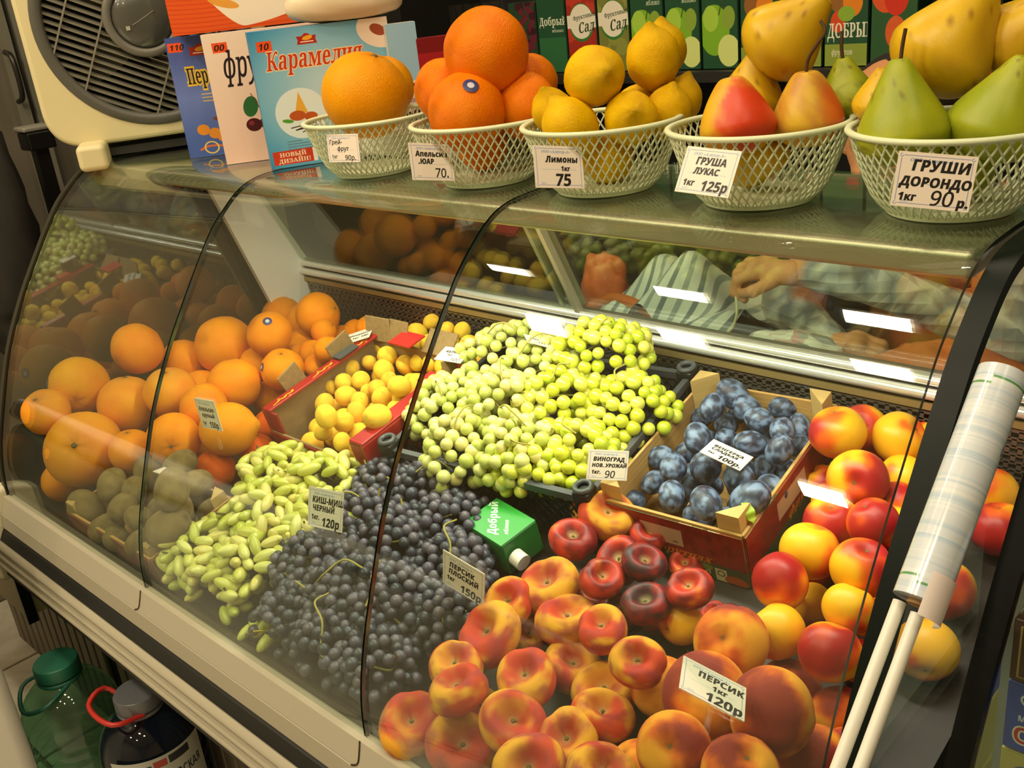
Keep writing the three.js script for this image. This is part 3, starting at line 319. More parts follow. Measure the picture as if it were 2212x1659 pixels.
// ---------------------------------------------------------------- crates and cartons on the deck
function onDeckGroup(name, label, category, x, z, yaw, h = 0) { const t = thing(name, label, category); t.position.copy(onDeck(x, z, h)); t.quaternion.setFromEuler(new THREE.Euler(DT, 0, 0)).multiply(new THREE.Quaternion().setFromAxisAngle(V(0, 1, 0), yaw)); return t; }
function triPost(s, h) { const sh = new THREE.Shape([new THREE.Vector2(0, 0), new THREE.Vector2(s, 0), new THREE.Vector2(0, s)]); const g = new THREE.ExtrudeGeometry(sh, { depth: h, bevelEnabled: false }); g.rotateX(-Math.PI / 2); return g; }
function script(x, text, px, py, size, color, skew = -0.25, font = 'serif', weight = 'italic bold') { x.save(); x.translate(px, py); x.transform(1, 0, skew, 1, 0, 0); x.font = `${weight} ${size}px ${font}`; x.fillStyle = color; x.fillText(text, 0, 0); x.restore(); }
const plumPrint = canvasTex(512, 220, (x, w, h) => {
  x.fillStyle = '#8c2420'; x.fillRect(0, 0, w, h); const r = rng(4);
  for (let i = 0; i < 260; i++) { x.fillStyle = ['#a33326', '#6d1717', '#7c3a1c', '#993022'][i % 4]; x.globalAlpha = 0.35; x.beginPath(); x.ellipse(r() * w, r() * h, 8 + r() * 34, 5 + r() * 16, r() * 3, 0, 7); x.fill(); } x.globalAlpha = 1;
  x.fillStyle = '#4d5233'; x.fillRect(0, 150, w, 70); x.fillStyle = '#c9a78c'; x.fillRect(150, 36, 150, 74); x.fillStyle = '#5c3a2c'; x.fillRect(262, 92, 20, 5);
  script(x, 'фрутпах', 190, 152, 44, '#d98a1e'); x.fillStyle = '#cfc39c'; for (const [a, b, c, d] of [[300, 160, 46, 46], [400, 165, 40, 55], [352, 178, 30, 24]]) { x.fillRect(a, b, c, d); x.strokeStyle = '#5b4a34'; x.lineWidth = 4; x.beginPath(); x.arc(a + c / 2, b + c / 2, c / 3.4, 0, 7); x.stroke(); }
  x.fillStyle = '#b8501f'; x.beginPath(); x.ellipse(470, 205, 40, 22, 0, 0, 7); x.fill(); x.fillStyle = '#7c8a34'; x.beginPath(); x.ellipse(372, 170, 22, 12, 0, 0, 7); x.fill();
});
function woodCrate(t, w, d, h, outside, post, ph) {
  const inner = std(0xcf9f5c, 0.7, 0, { map: grain });
  part(t, 'bottom_board', bx(w, 0.004, d, 0, 0.004, 0), inner);
  for (const [name, ww, dd, x, z] of [['front_board', w, 0.004, 0, d / 2], ['back_board', w, 0.004, 0, -d / 2], ['side_board', 0.004, d, -w / 2, 0], ['side_board', 0.004, d, w / 2, 0]]) {
    const b = part(t, name, bx(ww, h, dd, x, h / 2 + 0.002, z), inner);
    part(b, 'printed_face', bx(ww + (dd > ww ? 0.001 : 0), h - 0.003, dd + (ww > dd ? 0.001 : 0), x + (dd > ww ? Math.sign(x) * 0.0015 : 0), h / 2, z + (ww > dd ? Math.sign(z) * 0.0015 : 0)), outside, 'printed dark red outside');
  }
  for (const [x, z, a] of [[-1, 1, Math.PI / 2], [1, 1, Math.PI], [1, -1, -Math.PI / 2], [-1, -1, 0]]) { const p = part(t, 'corner_post', triPost(post, ph), woodBox, 'raw wood corner post'); p.position.set(x * (w / 2 - 0.003), 0.006, z * (d / 2 - 0.003)); p.rotation.y = a + (Math.PI / 2 === a ? 0 : 0); p.rotation.y = { '-1,1': Math.PI * 0, '1,1': Math.PI / 2, '1,-1': Math.PI, '-1,-1': -Math.PI / 2 }[x + ',' + z]; }
}
woodCrate(onDeckGroup('plum_crate', 'wooden fruit crate with dark red printed sides holding blue plums', 'crate', -0.652, -1.015, 0.07), 0.2, 0.272, 0.082, std(0xffffff, 0.5, 0, { map: plumPrint }), 0.03, 0.101);
{
  const kiwiPrint = canvasTex(256, 64, (x, w, h) => { x.fillStyle = '#7a3a24'; x.fillRect(0, 0, w, h); const r = rng(8); for (let i = 0; i < 80; i++) { x.fillStyle = ['#8e3c2a', '#5d2a1c', '#9a5a34'][i % 3]; x.globalAlpha = 0.5; x.beginPath(); x.ellipse(r() * w, r() * h, 10 + r() * 25, 3 + r() * 9, r(), 0, 7); x.fill(); } });
  woodCrate(onDeckGroup('kiwi_crate', 'low wooden crate with brown printed front holding kiwis', 'crate', -1.458, -0.585, 0.02), 0.275, 0.15, 0.05, std(0xffffff, 0.6, 0, { map: kiwiPrint }), 0.026, 0.062);
}
{ // red apricot carton
  const t = onDeckGroup('apricot_carton', 'open red cardboard carton with yellow script full of apricots', 'carton', -1.268, -0.925, 0.0);
  const board = std(0x9c7c50, 0.85, 0, { map: blot }), w = 0.262, d = 0.25;
  const redTex = canvasTex(512, 128, (x, W, H) => { x.fillStyle = '#a81a17'; x.fillRect(0, 0, W, H); const r = rng(3); for (let i = 0; i < 60; i++) { x.globalAlpha = 0.18; x.fillStyle = i % 2 ? '#c2342a' : '#7d1210'; x.fillRect(r() * W, r() * H, 40 * r(), 4 + 6 * r()); } x.globalAlpha = 1; for (const px of [30, 210, 390]) { x.strokeStyle = '#efc21a'; x.lineWidth = 11; x.lineCap = 'round'; x.beginPath(); x.moveTo(px, 84); x.bezierCurveTo(px + 12, 20, px + 22, 110, px + 38, 60); x.bezierCurveTo(px + 48, 30, px + 56, 100, px + 70, 56); x.lineTo(px + 92, 44); x.stroke(); x.beginPath(); x.arc(px + 24, 28, 6, 0, 7); x.arc(px + 60, 96, 6, 0, 7); x.fillStyle = '#efc21a'; x.fill(); } });
  const red = std(0xffffff, 0.42, 0, { map: redTex }), plainRed = std(0x96201a, 0.5);
  part(t, 'bottom', bx(w, 0.004, d, 0, 0.004, 0), board);
  const wall = (name, W, H, D, x, z, rim) => { const b = part(t, name, bx(W, H, D, x, H / 2 + 0.002, z), board); const s = W > D ? [0, Math.sign(z)] : [Math.sign(x), 0]; part(b, 'red_face', bx(W + 0.001, H - 0.001, D + 0.001, x + s[0] * 0.002, H / 2 + 0.001, z + s[1] * 0.002), W > D ? plainRed : red, 'glossy red outer face'); if (rim) { const r = rbx(W > D ? W : rim, 0.005, W > D ? rim : D, 0.002, x - s[0] * rim * 0.42, H + 0.003, z - s[1] * rim * 0.42); const uv = r.attributes.uv, ps = r.attributes.position; for (let i = 0; i < uv.count; i++) uv.setXY(i, ps.getZ(i) / D + 0.5, (ps.getX(i) - x) / rim); part(b, 'folded_rim', r, red, 'red folded rim with yellow script'); } };
  wall('side_wall', 0.004, 0.102, d, -w / 2, 0, 0.022); wall('side_wall', 0.004, 0.102, d, w / 2, 0, 0.032); wall('front_wall', w, 0.06, 0.004, 0, d / 2, 0); wall('back_wall', w, 0.095, 0.004, 0, -d / 2, 0);
  for (const s of [-1, 1]) part(t, 'corner_tab', rbx(0.034, 0.1, 0.005, 0.002, s * (w / 2 - 0.016), 0.052, d / 2 - 0.003), plainRed);
  const flap = (x, z, ry, rx, W) => { const f = part(t, 'torn_flap', rbx(W, 0.045, 0.004, 0.002, 0, 0.0225, 0), board, 'brown torn cardboard flap'); f.position.set(x, 0.095, z); f.rotation.set(rx, ry, 0); };
  flap(-0.13, -0.06, 1.5, 0.2, 0.05); flap(-0.11, -0.122, 0.1, -0.3, 0.06); flap(-0.06, -0.122, 0.0, -0.5, 0.05); flap(0.04, -0.122, 0, -0.9, 0.07); flap(0.136, -0.07, 1.55, -0.1, 0.03); flap(-0.137, 0.045, 1.57, 0.25, 0.045);
  part(t, 'red_flap', bx(0.055, 0.003, 0.04, -0.02, 0.118, -0.118), std(0xc22a26, 0.5), 'bent red flap'); part(t, 'red_flap', bx(0.05, 0.016, 0.03, 0.125, 0.108, -0.045), std(0xc22a26, 0.5));
  part(t, 'grey_label', bx(0.03, 0.002, 0.045, -0.122, 0.112, -0.055), std(0x4a4a4c, 0.6));
}
{ // black plastic crate under the green grapes
  const t = onDeckGroup('grape_crate', 'black plastic lattice crate full of round green grapes', 'crate', -0.945, -0.985, 0.1);
  const pl = std(0x1b1c1e, 0.42), rimM = std(0x4c4e52, 0.4), w = 0.36, d = 0.29, h = 0.088;
  part(t, 'bottom_grid', bx(w, 0.005, d, 0, 0.005, 0), pl);
  const side = (a, b) => { const gs = [], L = a.distanceTo(b), u = b.clone().sub(a).normalize(), P = (s, y) => a.clone().addScaledVector(u, Math.min(L, Math.max(0, s))).setY(y); for (let s = -h; s < L; s += 0.0165) { gs.push(bar(P(s, 0.006 + Math.max(0, -s)), P(s + h * 0.9, Math.min(h, 0.006 + h * Math.min(1, (L - s) / h))), 0.0028, 0.003)); gs.push(bar(P(s + h * 0.9, 0.006), P(s, h - Math.max(0, -s)), 0.0016, 0.002)); } const m = part(t, 'lattice_side', clean(gs), pl, 'black diagonal lattice side'); part(m, 'top_rim', bar(a.clone().setY(h), b.clone().setY(h), 0.009, 0.011), rimM, 'grey worn top rim'); };
  const k = [V(-w / 2, 0, d / 2), V(w / 2, 0, d / 2), V(w / 2, 0, -d / 2), V(-w / 2, 0, -d / 2)];
  for (let i = 0; i < 4; i++) side(k[i], k[(i + 1) % 4]);
  for (const c of k) { const p = part(t, 'corner_post', rbx(0.026, 0.1, 0.026, 0.004, c.x * 0.98, 0.053, c.z * 0.98), pl, 'black hollow corner post'); part(p, 'post_cup', (() => { const g = new THREE.TorusGeometry(0.011, 0.004, 6, 14); g.rotateX(Math.PI / 2); g.translate(c.x * 0.98, 0.106, c.z * 0.98); return g; })(), rimM); }
}
{ // juice carton lying between the dark grapes and the lattice crate
  const t = thing('juice_carton', 'green juice carton with white cap lying between dark grapes and lattice crate', 'carton'); t.position.copy(onDeck(-0.862, -0.8, 0.035));
  t.quaternion.setFromEuler(new THREE.Euler(DT, 0, 0)).multiply(new THREE.Quaternion().setFromAxisAngle(V(0, 1, 0), -0.15));
  const face = canvasTex(256, 256, (x, w, h) => { x.fillStyle = '#2f9a3a'; x.fillRect(0, 0, w, h); x.save(); x.translate(128, 128); x.rotate(-2.25); x.fillStyle = '#f4f6ee'; x.font = 'bold 62px sans-serif'; x.fillText('Добрый', -100, -10); x.font = 'italic bold 30px sans-serif'; x.fillText('яблоко', -96, 50); x.restore(); });
  const gr = std(0x1e6e2c, 0.4), top = std(0xffffff, 0.4, 0, { map: face });
  part(t, 'carton_body', new RoundedBoxGeometry(0.085, 0.05, 0.062, 2, 0.003), gr); part(t, 'printed_face', bx(0.083, 0.0006, 0.06, 0, 0.0255, 0), top, 'bright green face with white lettering');
  const cap = new THREE.CylinderGeometry(0.0115, 0.0115, 0.017, 20); cap.rotateZ(Math.PI / 2 - 0.2); cap.translate(0.052, -0.003, 0.016); part(t, 'cap', cap, std(0xf1e6e2, 0.35), 'white ribbed screw cap');
}
{ // a leaf caught on the crate corner
  const g = new THREE.PlaneGeometry(0.03, 0.013, 12, 6), p = g.attributes.position; for (let i = 0; i < p.count; i++) { const a = p.getX(i) / 0.015, b = p.getY(i); p.setXYZ(i, p.getX(i), b * (1.05 - a * a) * (1 + 0.12 * Math.sin(a * 20)), 0.004 * Math.cos(a * 2.2) - 9 * b * b + 0.0015 * Math.sin(a * 9)); } g.computeVertexNormals();
  const m = solo('leaf', g, phys({ color: 0x9dbb2e, roughness: 0.5, side: THREE.DoubleSide }), 'small torn green leaf at the corner of the plum crate', 'leaf'); m.position.copy(onDeck(-0.548, -0.915, 0.098)); m.rotation.set(-0.9, 0.5, -0.7);
}
// ---------------------------------------------------------------- grapes: every bunch a thing, every berry a part
const berryMat = {
  green: [0xc8c868, 0xd4d280, 0xbcc05a, 0xd8ca80].map((c) => phys({ color: c, roughness: 0.34, clearcoat: 0.3, clearcoatRoughness: 0.3, transmission: 0, sheen: 0.25, sheenColor: new THREE.Color(0.9, 0.95, 0.7) })),
  bright: [0xcfcf38, 0xdada52, 0xc0ca32, 0xded660].map((c) => phys({ color: c, roughness: 0.26, clearcoat: 0.4, clearcoatRoughness: 0.2 })),
  long: [0xcecb5e, 0xdad67a, 0xbec04e, 0xdecf76].map((c) => phys({ color: c, roughness: 0.34, clearcoat: 0.3, clearcoatRoughness: 0.3 })),
  dark: [0x404152, 0x524c60, 0x2e303e, 0x605868].map((c) => phys({ color: c, roughness: 0.42, clearcoat: 0.2, clearcoatRoughness: 0.3, sheen: 0.25, sheenRoughness: 0.4, sheenColor: new THREE.Color(0.5, 0.52, 0.7) })),
};
const berryGeo = new THREE.SphereGeometry(1, 16, 11);
const berryLong = (() => { const g = new THREE.SphereGeometry(1, 14, 12); const p = g.attributes.position; for (let i = 0; i < p.count; i++) { const y = p.getY(i); p.setXYZ(i, p.getX(i) * (0.62 + 0.05 * y), y * 1.25, p.getZ(i) * (0.62 + 0.05 * y)); } g.computeVertexNormals(); return g; })();
const rachis = std(0xa89a4a, 0.7), rachisDry = std(0x6a5a34, 0.8);
const glassZ = (y) => { let z = -0.485; for (let i = 1; i < profPts.length; i++) if ((profPts[i].y <= y) && (profPts[i - 1].y >= y)) { z = profPts[i].z; break; } return z; };
function bunch(kind, label, group, x, z, h, ax, yaw, br, max, seed, opt = {}) {
  const r = rng(seed), t = thing('grape_bunch', label, 'grapes', group); t.position.copy(onDeck(x, z, h)); t.quaternion.setFromEuler(new THREE.Euler(DT, 0, 0)).multiply(new THREE.Quaternion().setFromAxisAngle(V(0, 1, 0), yaw));
  const pts = []; const geoB = kind === 'long' ? berryLong : berryGeo; const min = br * (kind === 'long' ? 1.2 : 1.68);
  for (let i = 0; i < max * 40 && pts.length < max; i++) {
    const u = r() * 2 - 1, f = r() * 6.283, s = Math.sqrt(1 - u * u); const lump = 0.86 + 0.2 * noise.noise(s * Math.cos(f) * 2 + seed, u * 2, s * Math.sin(f) * 2) + 0.1 * r(); const d = V(s * Math.cos(f), u, s * Math.sin(f));
    if (d.y < -0.35) continue; const p = V(d.x * ax[0], d.y * ax[1], d.z * ax[2]).multiplyScalar(lump);
    if (p.y + h < br * 1.0) continue; { const W = p.clone().applyQuaternion(t.quaternion).add(t.position); if (W.z > glassZ(W.y) - br * 1.35 - 0.006) continue; } if (pts.some((q) => q.distanceTo(p) < min)) continue; pts.push(p);
    const m = part(t, 'berry', geoB, berryMat[kind][Math.floor(r() * 4)]); m.position.copy(p); const sc = br * (0.86 + 0.24 * r()); m.scale.set(sc, sc * (kind === 'dark' ? 1.08 : 1.03), sc);
    if (kind === 'long') m.quaternion.setFromUnitVectors(V(0, 1, 0), V((r() - 0.5) * 1.6 + d.x * 0.6, (r() - 0.45) * 0.8, (r() - 0.5) * 1.2 + d.z * 0.7 + 0.25).normalize()); else m.quaternion.setFromEuler(new THREE.Euler(r() * 3, r() * 3, r() * 3));
  }
  const st = []; for (let k = 0; k < 5; k++) st.push(V(-ax[0] * 0.8 + k * ax[0] * 0.4, ax[1] * (0.15 + (k === 0 ? 0.75 : 0.25 * Math.sin(k + seed))), (r() - 0.5) * ax[2] * 0.5));
  part(t, 'stalk', tube(st, 0.0016, 14, 5), opt.dry ? rachisDry : rachis);
  if (opt.stem) { const q = opt.stem.map((a) => V(...a)); part(t, 'stem', tube(q, 0.0014, 16, 5), opt.dry ? rachisDry : rachis); }
  return t;
}
{
  const A = 'bunch of pale dusty green grapes in the lattice crate', B = 'bunch of bright yellow green grapes in the lattice crate', ga = 'pale green grapes', gb = 'bright green grapes';
  [[-1.075, -0.935, 0.095, [0.075, 0.05, 0.075]], [-1.065, -1.06, 0.12, [0.08, 0.045, 0.065]], [-0.985, -1.04, 0.118, [0.075, 0.045, 0.06]], [-0.995, -0.875, 0.085, [0.075, 0.05, 0.06]], [-0.975, -0.955, 0.115, [0.07, 0.045, 0.06]], [-0.9, -0.9, 0.092, [0.07, 0.045, 0.065]]].forEach((b, i) => bunch('green', A, ga, ...b, i * 0.7, 0.0099, 80, 100 + i, { stem: [[-0.02, 0.045, 0], [0.0, 0.062, 0.01], [0.015, 0.066, 0.02], [0.03, 0.055, 0.03]] }));
  [[-0.885, -1.085, 0.142, [0.08, 0.05, 0.06]], [-0.9, -0.99, 0.112, [0.065, 0.045, 0.06]], [-0.815, -1.03, 0.095, [0.06, 0.045, 0.075]], [-0.815, -0.93, 0.082, [0.065, 0.045, 0.065]], [-0.86, -0.888, 0.08, [0.075, 0.042, 0.04]]].forEach((b, i) => bunch('bright', B, gb, ...b, i * 0.9, 0.0098, 80, 200 + i, { stem: [[0.0, 0.045, 0], [0.015, 0.058, -0.01], [0.03, 0.06, 0.0]] }));
  const L = 'bunch of long pale green seedless grapes beside the kiwi crate', gl = 'long green grapes';
  [[-1.3, -0.735, 0.04, [0.062, 0.05, 0.06]], [-1.2, -0.75, 0.045, [0.07, 0.05, 0.055]], [-1.225, -0.66, 0.045, [0.075, 0.05, 0.07]], [-1.265, -0.565, 0.035, [0.055, 0.045, 0.065]], [-1.16, -0.6, 0.042, [0.07, 0.045, 0.07]], [-1.145, -0.69, 0.04, [0.055, 0.045, 0.055]], [-1.185, -0.535, 0.03, [0.075, 0.04, 0.035]], [-1.055, -0.515, 0.018, [0.03, 0.02, 0.02]]].forEach((b, i) => bunch('long', L, gl, ...b, i * 0.5, 0.0136, i === 7 ? 14 : 90, 300 + i, { dry: true }));
  const D = 'bunch of small dark blue seedless grapes in the heap behind the glass', gd = 'dark grapes';
  [[-1.09, -0.795, 0.04, [0.06, 0.045, 0.05]], [-1.015, -0.815, 0.045, [0.07, 0.05, 0.05]], [-0.945, -0.775, 0.04, [0.065, 0.045, 0.06]], [-0.88, -0.72, 0.035, [0.065, 0.04, 0.055]], [-0.83, -0.66, 0.03, [0.055, 0.038, 0.055]], [-1.07, -0.71, 0.05, [0.065, 0.045, 0.065]], [-0.985, -0.7, 0.05, [0.07, 0.045, 0.065]], [-0.9, -0.63, 0.042, [0.065, 0.042, 0.06]], [-1.055, -0.62, 0.048, [0.065, 0.045, 0.06]], [-0.97, -0.61, 0.05, [0.065, 0.045, 0.06]], [-1.02, -0.55, 0.038, [0.07, 0.04, 0.045]], [-0.93, -0.545, 0.038, [0.065, 0.04, 0.045]], [-0.855, -0.56, 0.032, [0.055, 0.038, 0.05]]].forEach((b, i) => bunch('dark', D, gd, ...b, i * 0.8, 0.0078, 110, 400 + i, { stem: i % 2 ? [[-0.03, 0.03, 0], [-0.01, 0.05, 0.01], [0.02, 0.058, 0.005], [0.04, 0.048, 0.02]] : undefined }));
}
// ---------------------------------------------------------------- price cards
function priceCard(x, w, h, lines, bold) {
  x.fillStyle = '#f1e3d6'; x.fillRect(0, 0, w, h); x.strokeStyle = '#5f78b8'; x.lineWidth = 3; x.strokeRect(20, 20, w - 40, h - 40);
  for (const [a, b] of [[20, 20], [w - 20, 20], [20, h - 20], [w - 20, h - 20]]) { x.fillStyle = '#f1e3d6'; x.fillRect(a - 12, b - 12, 24, 24); x.beginPath(); x.arc(a, b, 8, 0, 5); x.stroke(); }
  x.fillStyle = '#6c8fc4'; x.font = 'italic bold 27px serif'; x.fillText('ООО «Алитер-А»', 62, 52); x.fillStyle = '#6c8fc4'; x.font = 'italic 16px serif'; x.fillText('Цена', 46, h - 28); x.fillRect(60, h * 0.56, w - 120, 1.5);
  for (const [t, px, py, s, o = {}] of lines) { x.save(); x.translate(px, py); x.rotate(o.rot ?? 0); x.transform(o.sx ?? 1, 0, o.skew ?? -0.12, 1, 0, 0); x.font = `${o.light ? '' : 'bold '}${s}px ${o.font ?? 'sans-serif'}`; x.fillStyle = '#16130f'; x.fillText(t, 0, 0); if (!o.light) { x.strokeStyle = '#16130f'; x.lineWidth = 3.5; x.strokeText(t, 0, 0); } else { x.strokeStyle = '#16130f'; x.lineWidth = 3; x.strokeText(t, 0, 0); } x.restore(); }
}
const CARDS = {
  B1: ['grapefruit', 'handwritten price card reading ninety on the grapefruit basket', [['Грей-', 24, 108, 66, { light: 1 }], ['фрут', 120, 178, 66, { light: 1 }], ['1кг', 40, 258, 52, { light: 1 }], ['90р.', 206, 278, 74, { light: 1 }]]],
  B2: ['orange', 'handwritten price card reading seventy on the orange basket', [['Апельсин', 52, 108, 62], ['.ЮАР', 70, 168, 58], ['70.', 214, 274, 100, { light: 1 }]]],
  B3: ['lemon', 'handwritten price card reading seventy five on the lemon basket', [['Лимоны', 92, 118, 62], ['1кг', 214, 178, 46], ['75', 160, 284, 118, { light: 0 }]]],
  B4: ['pear', 'handwritten price card reading one hundred twenty five on the pear basket', [['ГРУША', 92, 110, 66], ['ЛУКАС', 96, 172, 58], ['1кг', 40, 250, 54], ['125р', 176, 274, 88]]],
  B5: ['pear', 'handwritten price card reading ninety on the green pear basket', [['ГРУШИ', 74, 100, 84], ['ДОРОНДО', 28, 184, 72], ['1кг', 30, 264, 58], ['90', 190, 280, 112, { light: 1 }], ['р.', 330, 280, 70]]],
  D1: ['orange', 'price card reading one hundred fifty propped among the oranges', [['Апельсин', 40, 120, 62], ['крупный', 70, 180, 56], ['1кг', 40, 260, 46], ['150р', 170, 280, 80]]],
  D2: ['kiwi', 'white price card reading ninety lying on the kiwis', [['киви', 110, 130, 70], ['90р.', 130, 240, 90]]],
  D3: ['tangerine', 'white price card lying on the tangerines', [['Мандарин', 40, 130, 64], ['1кг 180', 110, 230, 72]]],
  D4: ['apricot', 'white price card reading one hundred stuck among the apricots', [['АБРИКОС', 60, 120, 68], ['1кг', 120, 180, 52], ['100', 210, 280, 90, { light: 1 }]]],
  D5: ['grapes', 'white price card lying on the pale green grapes', [['Виноград', 50, 130, 66], ['1кг 95р', 130, 230, 64]]],
  D6: ['grapes', 'upright price card reading ninety at the corner of the lattice crate', [['ВИНОГРАД', 48, 112, 58], ['НОВ. УРОЖАЙ', 40, 172, 50], ['1кг.', 40, 240, 50], ['90', 170, 276, 96, { light: 1 }]]],
  D7: ['grapes', 'price card reading one hundred twenty between long green and dark grapes', [['КИШ-МИШ', 44, 112, 66], ['ЧЕРНЫЙ', 52, 172, 60], ['1кг.', 40, 240, 50], ['120р', 160, 282, 90]]],
  D8: ['peach', 'price card reading one hundred fifty propped on the flat peaches', [['ПЕРСИК', 62, 112, 62], ['ПЛОСКИЙ', 56, 170, 58], ['1кг', 40, 232, 48], ['150р', 170, 284, 90]]],
  D9: ['peach', 'price card reading one hundred twenty propped on a round peach', [['ПЕРСИК', 96, 112, 74], ['1кг', 190, 178, 60], ['120р', 150, 284, 104]]],
  D10: ['plum', 'white price card reading one hundred lying on the plums', [['ВЕНГЕРКА', 50, 110, 60], ['СЛАДКАЯ', 50, 166, 56], ['1кг', 44, 240, 44], ['100р.', 150, 276, 92]]],
};
const clearPlastic = phys({ color: 0xffffff, roughness: 0.05, transmission: 1, thickness: 0, ior: 1.45, side: THREE.DoubleSide });
for (const [id, [, label, lines]] of Object.entries(CARDS)) {
  const T = TAGS[id], r = V(...T.r), u = V(...T.u), n = r.clone().cross(u);
  const t = thing('price_card', label, 'price card'); t.position.set(...T.c); t.quaternion.setFromRotationMatrix(new THREE.Matrix4().makeBasis(r, u, n));
  const tex = canvasTex(400, 300, (x, w, h) => priceCard(x, w, h, lines));
  part(t, 'card', bx(T.w, T.h, 0.0008), std(0xefe2d4, 0.55)); const f = part(t, 'printed_face', new THREE.PlaneGeometry(T.w, T.h), std(0xffffff, 0.5, 0, { map: tex })); f.position.z = 0.0007;
  if (['D1', 'D6', 'D7', 'D8', 'D9'].includes(id)) { part(t, 'clear_holder', bx(T.w * 0.96, T.h * 0.5, 0.0006, T.w * 0.05, T.h * 0.6, -0.003), clearPlastic, 'clear plastic card holder'); part(t, 'holder_foot', bx(0.004, T.h * 0.9, 0.004, 0, -T.h * 0.75, -0.004), clearPlastic); }
}
// ---------------------------------------------------------------- baskets on the glass top
const TOP = 1.2148;
const basketMat = std(0xd6debb, 0.45);
function basketR(s) { return 0.056 + 0.0325 * Math.pow(s, 0.62); }
const BH = 0.072;
const latticeGeo = (() => {
  const gs = []; const N = 54;
  for (const dir of [-1, 1]) for (let k = 0; k < N; k++) { const pts = []; for (let i = 0; i <= 7; i++) { const s = i / 7, a = k / N * 6.2832 + dir * s * 0.52, r = basketR(s); pts.push(V(Math.cos(a) * r, 0.003 + s * BH, Math.sin(a) * r)); } gs.push(new THREE.TubeGeometry(new THREE.CatmullRomCurve3(pts), 9, 0.00112, 4, false)); }
  return clean(gs);
})();
const rimGeo = (() => { const g = new THREE.TorusGeometry(basketR(1), 0.0036, 8, 64); g.rotateX(Math.PI / 2); g.scale(1, 0.8, 1); g.translate(0, BH + 0.002, 0); return g; })();
const footGeo = (() => { const g = new THREE.CylinderGeometry(0.057, 0.055, 0.005, 40); g.translate(0, 0.0025, 0); return g; })();
const BASKETS = [[-1.129, -0.882, 'white lattice plastic basket of grapefruit beside the cake boxes'], [-0.905, -0.882, 'white lattice plastic basket of large oranges'], [-0.722, -0.887, 'white lattice plastic basket of lemons'], [-0.527, -0.89, 'white lattice plastic basket of yellow and blushing pears'], [-0.343, -0.906, 'white lattice plastic basket of green and yellow pears']];
for (const [x, z, label] of BASKETS) { const t = thing('fruit_basket', label, 'basket', 'lattice baskets on the glass top', [x, TOP, z]); part(t, 'lattice', latticeGeo, basketMat); part(t, 'rim', rimGeo, basketMat); part(t, 'base', footGeo, basketMat); }
